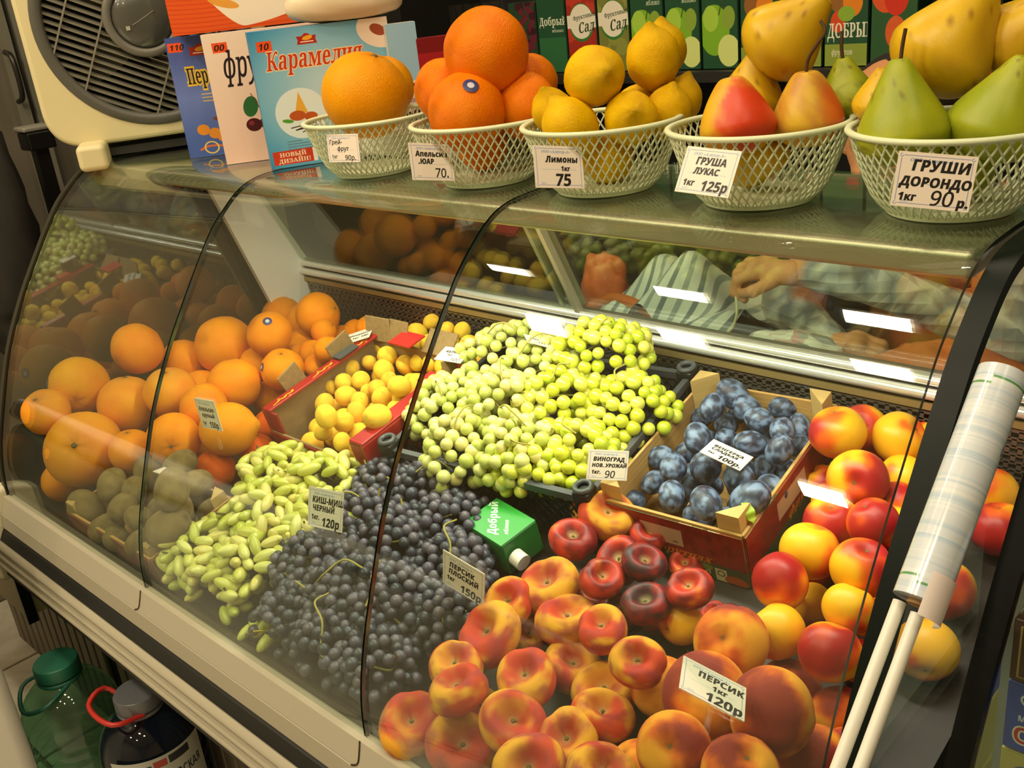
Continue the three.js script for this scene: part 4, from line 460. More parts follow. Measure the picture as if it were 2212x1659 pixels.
{
  const SF = [
    ['grapefruit', -1.127, 1.317, -0.882, 0.0595, [0.4, 1, -0.2]], ['grapefruit', -1.172, 1.318, -0.95, 0.045, [0, 1, 0]],
    ['orange', -0.898, 1.366, -0.894, 0.0525, 1], ['orange', -0.898, 1.302, -0.85, 0.0475, 0], ['orange', -0.864, 1.299, -0.918, 0.0405, 0], ['orange', -0.968, 1.322, -0.885, 0.041, 0], ['orange', -0.895, 1.32, -0.962, 0.036, 0], ['orange', -0.93, 1.255, -0.9, 0.034, 0],
    ['lemon', -0.714, 1.339, -0.87, 0.0335, [1, 0.2, 0.6]], ['lemon', -0.727, 1.29, -0.84, 0.031, [-0.5, 0.9, 0.2]], ['lemon', -0.676, 1.293, -0.881, 0.03, [0.6, 0.3, 0.7]], ['lemon', -0.688, 1.347, -0.942, 0.031, [0, 1, 0.1]], ['lemon', -0.71, 1.35, -0.99, 0.029, [0.1, 1, 0.1]], ['lemon', -0.664, 1.291, -0.932, 0.027, [0.3, 1, 0]], ['lemon', -0.672, 1.298, -0.968, 0.025, [0.3, 1, -0.2]], ['lemon', -0.782, 1.3, -0.875, 0.025, [0, 1, 0.5]], ['lemon', -0.715, 1.29, -0.95, 0.03, [1, 0, 0.3]], ['lemon', -0.72, 1.247, -0.89, 0.03, [1, 0, 0.2]],
  ];
  for (const [k, x, y, z, r, a] of SF) {
    if (k === 'grapefruit') fruit(k, r > 0.05 ? 'big smooth grapefruit filling the first basket' : 'grapefruit half hidden behind the big one', k, 'fruit in the baskets', 'yellowfruit', peel, [x, y, z], r, { axis: a, button: 0.93 });
    else if (k === 'orange') fruit(k, a === 1 ? 'large orange on top of the orange basket' : r > 0.046 ? 'orange with a dark sticker at the front of its basket' : (x < -0.95 ? 'large orange on the grapefruit side of the orange basket' : y < 1.26 ? 'orange seen through the lattice of the orange basket' : z < -0.95 ? 'orange at the rear of its basket beside the lemons' : 'orange with a half hidden dark sticker beside the lemon basket'), k, 'oranges in the basket', 'orange', peel, [x, y, z], r, { axis: [0.3, -0.2, -1], sticker: r > 0.046 && a !== 1 ? [0.55, 0.62, 0.3] : (x === -0.864 ? [-0.3, 0.25, 0.95] : undefined) });
    else { const L = { '-0.714': 'plump lemon lying sideways on top of the lemon basket', '-0.727': 'lemon with a raised nipple at the front of the lemon basket', '-0.676': 'round lemon end on to the customer beside the nippled one', '-0.688': 'tall lemon standing upright behind the top one', '-0.71': 'orange tinted lemon at the back of the lemon basket', '-0.72': 'lemon seen through the lattice of its basket' }[x]; fruit('lemon', L ?? 'bright yellow lemon at the side of the lemon basket', 'lemon', L ? undefined : 'lemons in the basket', 'lemon', peel, [x, y, z], r, { axis: a }); }
  }
  const pearStem = std(0x4a2f1a, 0.7);
  const PG = { a: fruitGeo(pearShape(0.62, 1.22, 1), paint.pearred(1), 40, 30), b: fruitGeo(pearShape(0.66, 1.3, 2), paint.pearblush(2), 40, 30), c: fruitGeo(pearShape(0.44, 1.5, 3), paint.peargreen(3), 40, 30), d: fruitGeo(pearShape(0.45, 1.3, 4), paint.pearyellow(4), 40, 30), e: fruitGeo(pearShape(0.5, 1.4, 5), paint.pearyellow(8), 40, 30), f: fruitGeo(pearShape(0.45, 1.3, 6), paint.peargreen(6), 40, 30) };
  const pear = (g, label, x, y, z, r, axis, spin, stem) => {
    const t = thing('pear', label, 'pear', 'pears in the baskets', [x, y, z]); const q = new THREE.Quaternion().setFromUnitVectors(V(0, 1, 0), V(...axis).normalize()).multiply(new THREE.Quaternion().setFromAxisAngle(V(0, 1, 0), spin));
    const b = part(t, 'body', PG[g], waxy); b.scale.setScalar(r); b.quaternion.copy(q);
    if (stem) { const L = { a: 1.22, b: 1.3, c: 1.5, d: 1.3, e: 1.4, f: 1.3 }[g]; const s = part(t, 'stem', tube(stem.map((v, i) => V(v[0], v[1] + (L - 0.12) * r, v[2])), 0.0017, 14, 6), pearStem, 'curved dark brown stem'); s.quaternion.copy(q); }
  };
  const S1 = [[0, -0.006, 0], [0.002, 0.012, 0], [0.012, 0.026, 0.002], [0.02, 0.037, 0.002], [0.015, 0.046, 0]], S2 = [[0, -0.006, 0], [0.003, 0.012, 0], [0.006, 0.026, 0.002]], S3 = [[0, -0.006, 0], [0.006, 0.012, 0], [0.01, 0.028, 0.0]];
  pear('a', 'yellow pear with a bright red cheek at the basket front', -0.528, 1.294, -0.853, 0.0375, [-0.2, 1, -0.1], -0.6);
  pear('b', 'upright pear with a dusky orange blush', -0.479, 1.293, -0.899, 0.0345, [-0.05, 1, 0], 0.2, S1);
  pear('d', 'yellow pear with a long curved stem behind the red cheeked one', -0.556, 1.313, -0.926, 0.032, [0.2, 1, 0.1], 0.4, S1);
  pear('d', 'big yellow pear lying on top of the pear basket', -0.527, 1.362, -0.937, 0.0435, [0.75, 0.7, -0.3], 1.2);
  pear('f', 'yellow green pear leaning at the back of its basket', -0.467, 1.305, -0.955, 0.0295, [-0.1, 1, 0.1], 2, S2);
  pear('e', 'small yellow pear lying low in the pear basket', -0.54, 1.256, -0.9, 0.034, [1, 0.1, 0.3], 2);
  pear('c', 'green pear with a straight stem standing at the basket front', -0.371, 1.292, -0.864, 0.04, [-0.1, 1, 0], 0.6, S2);
  pear('f', 'broad green pear next to the stemmed one', -0.303, 1.294, -0.897, 0.042, [0.3, 1, -0.1], 2.6);
  pear('e', 'large yellow pear with brown specks on top of the green ones', -0.366, 1.347, -0.93, 0.047, [0.45, 0.85, -0.35], 1.2, S3);
  pear('d', 'speckled yellow pear at the rear of the last basket', -0.315, 1.35, -0.975, 0.04, [0.6, 0.6, 0.2], 3.2);
  pear('e', 'narrow yellow pear squeezed between the two pear baskets', -0.418, 1.305, -0.915, 0.023, [0.15, 1, 0], 1.2);
  pear('c', 'green pear lying low in the last basket', -0.335, 1.256, -0.915, 0.033, [-1, 0.1, 0.3], 0);
}
// ---------------------------------------------------------------- cake boxes
function printedBox(name, label, category, w, h, d, tex, sideHex, x, z, y, ang, lean = 0) { // stands with its lower left front corner at (x, y, z); ang turns its face
  const t = thing(name, label, category, undefined, [x, y, z]); t.rotation.y = ang;
  const side = std(sideHex, 0.45); const b = part(t, 'carton', bx(w, h, d, w / 2, h / 2, -d / 2), side); const f = part(t, 'printed_face', new THREE.PlaneGeometry(w, h), std(0xffffff, 0.38, 0, { map: tex }), 'printed front face'); f.position.set(w / 2, h / 2, 0.0006);
  t.rotateX(-lean); return t;
}
const emblem = (x, px, py, s = 1) => { x.save(); x.translate(px, py); x.scale(s, s); x.fillStyle = '#b3261c'; x.beginPath(); x.moveTo(-46, -18); x.lineTo(-20, -18); x.quadraticCurveTo(0, -44, 20, -18); x.lineTo(46, -18); x.lineTo(40, 0); x.lineTo(46, 22); x.lineTo(-46, 22); x.lineTo(-40, 0); x.closePath(); x.fill(); x.fillStyle = '#f1b02c'; x.beginPath(); x.ellipse(4, -8, 24, 11, -0.2, 0, 7); x.fill(); x.fillStyle = '#fff2d8'; x.fillRect(-30, 8, 60, 5); x.restore(); };
const sticky = (x, px, py, s) => { x.save(); x.translate(px, py); x.fillStyle = '#f2541f'; x.fillRect(-34, -26, 68, 52); x.fillStyle = '#1c130d'; x.font = 'italic bold 44px sans-serif'; x.fillText(s, -30, 16); x.restore(); };
const cherries = (x, list) => { for (const [a, b, r] of list) { x.fillStyle = '#4c1018'; x.beginPath(); x.arc(a, b, r, 0, 7); x.fill(); x.fillStyle = '#8c2a30'; x.beginPath(); x.arc(a - r * 0.3, b - r * 0.3, r * 0.35, 0, 7); x.fill(); } };
const caramelTex = canvasTex(640, 700, (x, w, h) => {
  const g = x.createRadialGradient(w * 0.5, h * 0.45, 60, w * 0.5, h * 0.5, h * 0.75); g.addColorStop(0, '#bcdcea'); g.addColorStop(0.55, '#7cbadb'); g.addColorStop(1, '#1c7fb8'); x.fillStyle = g; x.fillRect(0, 0, w, h); emblem(x, 260, 66, 1); sticky(x, 66, 78, '10');
  x.save(); x.translate(56, 200); x.scale(0.6, 1.05); x.font = 'italic bold 124px serif'; x.lineWidth = 10; x.strokeStyle = '#f6dfb0'; x.strokeText('Карамелия', 0, 0); x.fillStyle = '#d2391c'; x.fillText('Карамелия', 0, 0); x.restore();
  x.fillStyle = '#e8f2f4'; x.beginPath(); x.ellipse(180, 430, 120, 130, 0, 0, 7); x.fill(); x.fillStyle = '#f0b13c'; x.beginPath(); x.moveTo(150, 430); x.lineTo(180, 320); x.lineTo(210, 430); x.fill(); x.fillStyle = '#c4581e'; x.beginPath(); x.ellipse(160, 440, 38, 26, 0, 0, 7); x.ellipse(220, 450, 32, 22, 0, 0, 7); x.fill(); x.fillStyle = '#58a03a'; x.beginPath(); x.ellipse(112, 462, 26, 10, 0.2, 0, 7); x.fill(); x.strokeStyle = '#3b1c14'; x.lineWidth = 5; x.beginPath(); x.moveTo(120, 500); x.lineTo(230, 486); x.lineTo(140, 514); x.lineTo(236, 502); x.lineTo(170, 528); x.stroke();
  x.fillStyle = '#f2ead8'; x.beginPath(); x.ellipse(560, 560, 190, 150, 0, 0, 7); x.fill(); x.fillStyle = '#a52418'; x.beginPath(); x.ellipse(580, 560, 120, 100, 0, 0, 7); x.fill(); x.fillStyle = '#e8b45c'; x.fillRect(410, 320, 200, 120); x.fillStyle = '#f6e6c2'; x.fillRect(410, 380, 200, 16); x.fillStyle = '#8c4a26'; x.fillRect(410, 310, 200, 20); x.fillStyle = '#5c88a6'; for (let i = 0; i < 4; i++) x.fillRect(90, 566 + i * 14, 70 + i * 30, 5);
  x.fillStyle = '#f0dfce'; x.beginPath(); x.ellipse(600, 60, 110, 90, 0.4, 0, 7); x.fill(); x.fillStyle = '#a04a30'; x.beginPath(); x.ellipse(590, 60, 40, 26, 0.6, 0, 7); x.fill();
  x.fillStyle = '#d33a1c'; x.fillRect(14, 612, 186, 72); x.fillStyle = '#fbeed2'; x.font = 'bold 31px serif'; x.fillText('НОВЫЙ', 44, 644); x.fillText('ДИЗАЙН!', 36, 676); x.fillStyle = '#f6f0e6'; x.fillRect(200, 612, 20, 72);
});
const fruTex = canvasTex(560, 700, (x, w, h) => {
  const g = x.createLinearGradient(0, 0, w, h); g.addColorStop(0, '#f5ddc8'); g.addColorStop(1, '#f0bba8'); x.fillStyle = g; x.fillRect(0, 0, w, h); sticky(x, 74, 74, '00');
  x.save(); x.translate(64, 236); x.scale(0.44, 1); x.font = 'italic 190px serif'; x.fillStyle = '#20141c'; x.fillText('фруже', 0, 0); x.strokeStyle = '#20141c'; x.lineWidth = 5; x.strokeText('фруже', 0, 0); x.restore();
  x.fillStyle = '#f2c9b6'; x.beginPath(); x.ellipse(330, 560, 260, 120, 0, 0, 7); x.fill(); x.fillStyle = '#2e6a34'; x.beginPath(); x.ellipse(160, 400, 34, 56, 0.2, 0, 7); x.fill(); x.strokeStyle = '#5c4a28'; x.lineWidth = 4; x.beginPath(); x.moveTo(170, 330); x.lineTo(220, 470); x.stroke(); cherries(x, [[160, 500, 36], [226, 496, 38], [280, 460, 34]]); x.fillStyle = '#5a2a1c'; x.fillRect(270, 490, 180, 70); x.strokeStyle = '#3a1410'; x.lineWidth = 5; x.beginPath(); x.moveTo(200, 566); x.lineTo(260, 540); x.lineTo(230, 580); x.lineTo(300, 570); x.stroke();
});
const persTex = canvasTex(560, 700, (x, w, h) => {
  const g = x.createLinearGradient(0, 0, 0, h); g.addColorStop(0, '#44549a'); g.addColorStop(0.5, '#6a7cc0'); g.addColorStop(1, '#3d58a4'); x.fillStyle = g; x.fillRect(0, 0, w, h); emblem(x, 160, 84, 1.2); sticky(x, 42, 56, '110');
  x.save(); x.translate(70, 270); x.scale(0.4, 1); x.font = 'bold 128px serif'; x.lineWidth = 24; x.strokeStyle = '#e8bb3c'; x.strokeText('Персик', 0, 0); x.fillStyle = '#15182c'; x.fillText('Персик', 0, 0); x.restore(); x.fillStyle = '#d8b860'; for (let i = 0; i < 3; i++) x.fillRect(124, 330 + i * 20, 150 + 20 * i, 6);
  x.fillStyle = '#7a3a20'; x.beginPath(); x.moveTo(150, 480); x.lineTo(330, 400); x.lineTo(480, 520); x.lineTo(300, 570); x.fill(); x.fillStyle = '#c77a34'; x.fillRect(210, 500, 220, 70); x.fillStyle = '#e08c2c'; for (const [a, b] of [[96, 540], [150, 566], [190, 590]]) { x.beginPath(); x.arc(a, b, 32, 0, 7); x.fill(); } x.strokeStyle = '#d86a3c'; x.lineWidth = 12; x.beginPath(); x.moveTo(60, 660); x.bezierCurveTo(140, 600, 200, 690, 330, 620); x.stroke(); x.strokeStyle = '#e8c45c'; x.lineWidth = 8; x.beginPath(); x.arc(120, 648, 34, 0, 7); x.stroke();
});
const orangeTex = canvasTex(700, 330, (x, w, h) => {
  x.fillStyle = '#e2571a'; x.fillRect(0, 0, w, h); x.translate(0, 26); x.strokeStyle = '#cf4510'; x.lineWidth = 3; for (let i = 0; i < 26; i++) { x.beginPath(); x.moveTo(0, i * 14); x.bezierCurveTo(200, i * 14 + 20, 400, i * 14 - 20, w, i * 14 + 8); x.stroke(); }
  x.fillStyle = '#f2e6d2'; x.beginPath(); x.moveTo(60, 100); x.quadraticCurveTo(190, 300, 240, 296); x.quadraticCurveTo(520, 270, 560, 120); x.lineTo(400, 40); x.closePath(); x.fill(); x.fillStyle = '#8c4a1c'; x.beginPath(); x.moveTo(150, 120); x.lineTo(330, 40); x.lineTo(470, 130); x.lineTo(400, 214); x.lineTo(210, 196); x.fill(); x.fillStyle = '#d79a3c'; for (let i = 0; i < 3; i++) x.fillRect(170 + i * 12, 150 + i * 18, 230, 8); x.fillStyle = '#e6a040'; x.beginPath(); x.ellipse(180, 220, 50, 14, 0.3, 0, 7); x.fill(); x.fillStyle = '#5c2618'; x.beginPath(); x.ellipse(370, 214, 50, 14, 0, 0, 7); x.fill();
});
printedBox('cake_box', 'blue cake box lettered in red with a caramel cake', 'box', 0.205, 0.196, 0.03, caramelTex, 0x2a7fb4, -1.323, -0.839, TOP, 1.06);
printedBox('cake_box', 'pale pink cake box with cherries and dark script', 'box', 0.19, 0.197, 0.03, fruTex, 0xe8cdb8, -1.462, -0.846, TOP, 0.92);
printedBox('cake_box', 'indigo cake box with yellow edged lettering beside the fan', 'box', 0.19, 0.195, 0.03, persTex, 0x44549a, -1.612, -0.866, TOP, 0.8);
printedBox('cake_box', 'orange cake box showing a cake slice, laid across the standing boxes', 'box', 0.34, 0.16, 0.05, orangeTex, 0xc9a36a, -1.548, -0.848, TOP + 0.1985, 0.92);
{
  const pk = new THREE.SphereGeometry(1, 28, 18); const p = pk.attributes.position; for (let i = 0; i < p.count; i++) { const a = p.getX(i), b = p.getY(i), c = p.getZ(i); const f = 1 + 0.08 * fbm(a * 3, b * 3, c * 3, 2); p.setXYZ(i, Math.sign(a) * Math.pow(Math.abs(a), 0.7) * f, Math.sign(b) * Math.pow(Math.abs(b), 0.8) * f, Math.sign(c) * Math.pow(Math.abs(c), 0.8) * f); } pk.scale(0.088, 0.026, 0.04); pk.computeVertexNormals();
  const m = solo('flour_packet', pk, std(0xe4cfae, 0.55), 'soft cream paper packet lying on top of the caramel cake box', 'packet'); m.position.set(-1.268, TOP + 0.197 + 0.0245, -0.98); m.rotation.y = 1.06;
  printedBox('wafer_box', 'slim white and blue box with cherries behind the caramel cake box', 'box', 0.045, 0.165, 0.03, canvasTex(160, 420, (x, w, h) => { x.fillStyle = '#9cc6e2'; x.fillRect(0, 0, w, h); x.fillStyle = '#f2e4da'; x.fillRect(0, 210, w, 210); x.fillStyle = '#6d2a50'; x.fillRect(10, 220, w - 20, 12); cherries(x, [[70, 350, 26], [110, 340, 24], [90, 380, 24]]); x.fillStyle = '#8a5a6a'; x.font = 'bold 26px serif'; x.fillText('вишня', 30, 290); }), 0xd9d3c8, -1.208, -1.0, TOP + 0.02, 1.0);
  printedBox('tea_box', 'small red box standing beside the slim wafer box', 'box', 0.05, 0.13, 0.03, canvasTex(64, 160, (x, w, h) => { x.fillStyle = '#a81a22'; x.fillRect(0, 0, w, h); x.fillStyle = '#7d1018'; x.fillRect(0, 0, w, 26); }), 0x8c1820, -1.183, -1.035, TOP + 0.03, 1.0);
  solo('white_tray', rbx(0.2, 0.035, 0.1, 0.006, -1.16, TOP + 0.0195, -1.005), std(0xe6dcc8, 0.5), 'low cream carton tray under the red box', 'tray');
}
// ---------------------------------------------------------------- box fan
{
  const t = thing('box_fan', 'cream box fan with round grey grille standing beside the cake boxes', 'fan'); t.position.set(-1.765, TOP + 0.006, -0.918); t.rotation.y = 1.06;
  const S = 0.198, cy = 0.226, R = 0.181; const ivory = std(0xd9cc9e, 0.42), grey = std(0x55534b, 0.45), mid = std(0x6d6a60, 0.4);
  const sh = new THREE.Shape(); const q = 0.06; sh.moveTo(-S + q, -S); sh.lineTo(S - q, -S); sh.quadraticCurveTo(S, -S, S, -S + q); sh.lineTo(S, S - q); sh.quadraticCurveTo(S, S, S - q, S); sh.lineTo(-S + q, S); sh.quadraticCurveTo(-S, S, -S, S - q); sh.lineTo(-S, -S + q); sh.quadraticCurveTo(-S, -S, -S + q, -S);
  const hole = new THREE.Path(); hole.absarc(0, 0, R, 0, Math.PI * 2, true); sh.holes.push(hole);
  const bg = new THREE.ExtrudeGeometry(sh, { depth: 0.1, bevelEnabled: true, bevelSize: 0.008, bevelThickness: 0.01, bevelSegments: 3, curveSegments: 48 }); bg.translate(0, cy, -0.11); part(t, 'housing', bg, ivory, 'cream plastic housing');
  const ring = (r, w, z, m, name) => { const g = new THREE.TorusGeometry(r, w, 8, 72); g.scale(1, 1, 0.7); g.translate(0, cy, z); return part(t, name, g, m); };
  ring(R - 0.006, 0.011, -0.002, grey, 'grille_ring'); const bk = new THREE.CylinderGeometry(R, R, 0.01, 48); bk.rotateX(Math.PI / 2); bk.translate(0, cy, -0.1); part(t, 'rear_guard', bk, std(0x191814, 0.8));
  const sw = std(0x8f8b7c, 0.35, 0.3);
  for (let i = -14; i <= 14; i++) { const yy = i * 0.0122, half = Math.sqrt(Math.max(0, (R - 0.01) ** 2 - yy * yy)); const gx = bx(half * 2, 0.0022, 0.014); const m = part(t, 'grille_slat', gx, sw); m.position.set(Math.sin(-0.46) * -yy, cy + Math.cos(-0.46) * yy, -0.012); m.rotation.z = -0.46; m.rotation.order = 'ZXY'; m.rotation.x = 0.35; }
  for (const i of [-2, -1, 1, 2]) { const xx = i * 0.062, half = Math.sqrt((R - 0.01) ** 2 - xx * xx); const m = part(t, 'grille_rib', bx(0.003, half * 2, 0.004), sw); m.position.set(xx * Math.cos(-0.46), cy + xx * Math.sin(-0.46), -0.002); m.rotation.z = -0.46; }
  ring(0.06, 0.008, 0.003, mid, 'hub_ring'); const cap = new THREE.SphereGeometry(0.052, 28, 12, 0, 6.2832, 0, Math.PI / 2); cap.rotateX(Math.PI / 2); cap.scale(1, 1, 0.32); cap.translate(0, cy, 0.002); const hub = part(t, 'hub_cap', cap, phys({ color: 0x4d4c45, roughness: 0.25, clearcoat: 0.6 }), 'glossy grey hub cap');
  part(hub, 'logo_mark', clean([bx(0.007, 0.007, 0.0008, -0.028, cy - 0.016, 0.0165), bar(V(-0.02, cy - 0.012, 0.0172), V(0.02, cy + 0.008, 0.0178), 0.0025, 0.0008)]), std(0xa9a698, 0.5));
  for (let k = 0; k < 5; k++) { const bl = new THREE.SphereGeometry(1, 12, 8); bl.scale(0.075, 0.035, 0.006); bl.rotateX(0.5); bl.translate(0.09, 0, 0); bl.rotateZ(k * 1.2566); bl.translate(0, cy, -0.065); part(t, 'fan_blade', bl, std(0x6f6b5e, 0.4)); }
  part(t, 'base_slot', bx(0.3, 0.014, 0.09, 0.02, 0.004, -0.06), std(0x24221d, 0.6));
  const ft = rbx(0.05, 0.045, 0.09, 0.01, -0.135, 0.006, 0.02); part(t, 'foot', ft, ivory, 'cream stub foot'); part(t, 'foot', rbx(0.05, 0.04, 0.09, 0.01, 0.15, 0.008, 0.0), ivory);
}
// ---------------------------------------------------------------- juice shelf on the back wall
{
  const SZ = -1.75, SY = 1.232;
  const sh = thing('juice_shelf', 'black wall shelf with red price rail carrying juice cartons', 'shelf', undefined, [-1.1, SY, SZ - 0.1]);
  part(sh, 'board', bx(2.1, 0.02, 0.3, 0, -0.011, -0.045), std(0x17140f, 0.6)); part(sh, 'price_rail', bx(0.5, 0.034, 0.004, 0.56, -0.014, 0.108), std(0xb83a3a, 0.45), 'red price rail'); part(sh, 'upright', bx(0.02, 1.6, 0.3, -0.95, 0.0, -0.045), std(0x17140f, 0.6));
  part(sh, 'back_panel', bx(2.1, 1.9, 0.02, 0, 0.0, -0.19), std(0x14110d, 0.8));
  const lab = part(sh, 'price_label', new THREE.PlaneGeometry(0.08, 0.03), std(0xffffff, 0.5, 0, { map: canvasTex(160, 64, (x, w, h) => { x.fillStyle = '#eadcc8'; x.fillRect(0, 0, w, h); x.fillStyle = '#3b3450'; x.font = '22px sans-serif'; x.fillText('Сок яблочный', 8, 24); x.font = 'bold 28px sans-serif'; x.fillText('34 руб', 50, 54); }) })); lab.position.set(0.44, -0.014, 0.1105);
  const dob = (fruitFn, sub, big) => canvasTex(200, 420, (x, w, h) => { x.fillStyle = '#1f4f33'; x.fillRect(0, 0, w, h); fruitFn(x, w, h); x.fillStyle = '#f0ecd8'; x.font = 'bold 56px serif'; x.save(); x.translate(12, big ? 330 : 150); x.scale(0.86, 1.15); x.fillText(big ? 'ДОБРЫЙ' : 'Добрый', 0, 0); x.restore(); x.font = 'italic 24px serif'; x.fillText(sub, big ? 30 : 100, big ? 384 : 190); });
  const apple = (x, w, h) => { x.fillStyle = '#7fb52a'; x.beginPath(); x.arc(70, 290, 86, 0, 7); x.fill(); x.fillStyle = '#a8d048'; x.beginPath(); x.arc(50, 250, 44, 0, 7); x.fill(); x.fillStyle = '#d9e48c'; x.beginPath(); x.ellipse(150, 360, 62, 54, 0, 0, 7); x.fill(); x.fillStyle = '#8aa83c'; x.beginPath(); x.ellipse(150, 250, 36, 40, 0.4, 0, 7); x.fill(); x.strokeStyle = '#4a3a1c'; x.lineWidth = 5; x.beginPath(); x.moveTo(96, 240); x.lineTo(112, 200); x.stroke(); };
  const multi = (x, w, h) => { x.fillStyle = '#3a6a30'; x.fillRect(0, 40, w, 120); x.fillStyle = '#96602c'; x.beginPath(); x.arc(60, 210, 40, 0, 7); x.fill(); x.fillStyle = '#e8861c'; x.beginPath(); x.arc(130, 220, 46, 0, 7); x.fill(); x.fillStyle = '#d84a1c'; x.beginPath(); x.arc(60, 280, 34, 0, 7); x.fill(); x.fillStyle = '#8cb038'; x.beginPath(); x.ellipse(100, 256, 40, 24, 0, 0, 7); x.fill(); x.fillStyle = '#c2352a'; x.fillRect(120, 96, 60, 26); x.fillStyle = '#8fa040'; x.fillRect(0, 350, w, 70); };
  const sad = (a, b) => canvasTex(200, 420, (x, w, h) => { x.fillStyle = a; x.fillRect(0, 0, w, h); const r = rng(a.length + b.charCodeAt(2)); for (let i = 0; i < 26; i++) { x.fillStyle = i % 2 ? b : a; x.beginPath(); x.arc(r() * w, r() * h, 20 + r() * 26, 0, 7); x.fill(); } x.fillStyle = '#2f7a34'; x.beginPath(); x.ellipse(100, 208, 88, 82, -0.1, 0, 7); x.fill(); x.fillStyle = '#efe7d4'; x.fillRect(0, 176, w, 56); x.beginPath(); x.ellipse(100, 204, 82, 74, -0.1, 0, 7); x.fill(); x.fillStyle = '#1e3a24'; x.font = 'bold 26px serif'; x.save(); x.rotate(-0.12); x.fillText('Фруктовый', 20, 204); x.font = 'italic bold 62px serif'; x.fillText('Сад', 44, 262); x.restore(); });
  const tomato = (x, w, h) => { };
  const cherryT = canvasTex(200, 420, (x, w, h) => { x.fillStyle = '#24422c'; x.fillRect(0, 0, w, h); x.fillStyle = '#5a1a2e'; const r = rng(5); for (let i = 0; i < 40; i++) { x.fillStyle = i % 2 ? '#6a1c30' : '#3e1222'; x.beginPath(); x.arc(60 + r() * 140, r() * 300, 22, 0, 7); x.fill(); } });
  const redApple = canvasTex(220, 420, (x, w, h) => { x.fillStyle = '#16201a'; x.fillRect(0, 0, w, h); x.fillStyle = '#5c1c1e'; x.beginPath(); x.arc(120, 110, 80, 0, 7); x.fill(); x.fillStyle = '#8a2428'; x.beginPath(); x.arc(140, 270, 74, 0, 7); x.fill(); x.fillStyle = '#a9282c'; x.fillRect(90, 290, 100, 90); x.strokeStyle = '#9aa094'; x.lineWidth = 7; x.beginPath(); x.arc(50, 340, 26, 0, 7); x.stroke(); });
  const redFruit = canvasTex(220, 420, (x, w, h) => { x.fillStyle = '#2c5a34'; x.fillRect(0, 0, w, h); x.fillStyle = '#e2562a'; x.beginPath(); x.arc(70, 180, 80, 0, 7); x.fill(); x.fillStyle = '#d8321c'; x.beginPath(); x.arc(120, 210, 60, 0, 7); x.fill(); x.fillStyle = '#e0602c'; x.beginPath(); x.arc(120, 320, 50, 0, 7); x.fill(); });
  const T = { apple: dob(apple, 'яблоко'), multi: dob(multi, 'фруктов', true), plain: dob((x, w, h) => { x.fillStyle = '#2d6a40'; x.fillRect(0, 220, w, 200); }, 'яблоко'), tom: sad('#a82a1e', '#c23a2a'), grape: sad('#7d8038', '#8f9444'), cherryT, redApple, redFruit };
  const carton = (tex, label, x, h, w = 0.082) => { const t = thing('juice_carton', label, 'carton', 'juice cartons on the wall shelf', [x, SY, SZ - 0.03]); part(t, 'carton_body', rbx(w, h, 0.06, 0.003, 0, h / 2, -0.031), std(0x1d3a28, 0.4)); const f = part(t, 'printed_face', new THREE.PlaneGeometry(w - 0.002, h - 0.002), std(0xffffff, 0.38, 0, { map: tex }), 'printed carton front'); f.position.set(0, h / 2, 0.0006); return t; };
  const row = [[cherryT, 'short dark green carton with cherry print at the row end', 0.155], [T.plain, 'short green carton with plain lettering next to the cherry one', 0.158], [T.tom, 'juice carton with red tomato print', 0.205], [T.grape, 'juice carton with yellow green grape print', 0.208], [T.apple, 'green juice carton with a big green apple', 0.235], [T.apple, 'green juice carton with a big green apple', 0.235], [T.apple, 'green juice carton with a big green apple', 0.235], [T.multi, 'green juice carton with mixed fruit and large lettering at its foot', 0.23], [T.multi, 'green juice carton with mixed fruit and large lettering at its foot', 0.23], [T.multi, 'green juice carton with mixed fruit and large lettering at its foot', 0.23], [redFruit, 'juice carton with orange and red fruit', 0.23]];
  row.forEach(([t, l, h], i) => carton(t, l, -1.66 + i * 0.0872, h));
  carton(redApple, 'dark juice carton with a red apple', -0.66, 0.23, 0.1); carton(redFruit, 'juice carton with orange and red fruit', -0.555, 0.23); carton(redFruit, 'juice carton with orange and red fruit', -0.465, 0.23); carton(T.multi, 'green juice carton with mixed fruit and large lettering at its foot', -0.375, 0.23);
  // clear wrapped cups beside the cartons
  for (let k = 0; k < 3; k++) { const g = new THREE.CylinderGeometry(0.028, 0.022, 0.16, 20, 1, true); const m = solo('plastic_cup_sleeve', g, clearPlastic, 'clear wrapped sleeve of plastic cups left of the juice row', 'cups', 'cup sleeves'); m.position.set(-1.76 - k * 0.062, SY + 0.081, SZ - 0.05); }
}
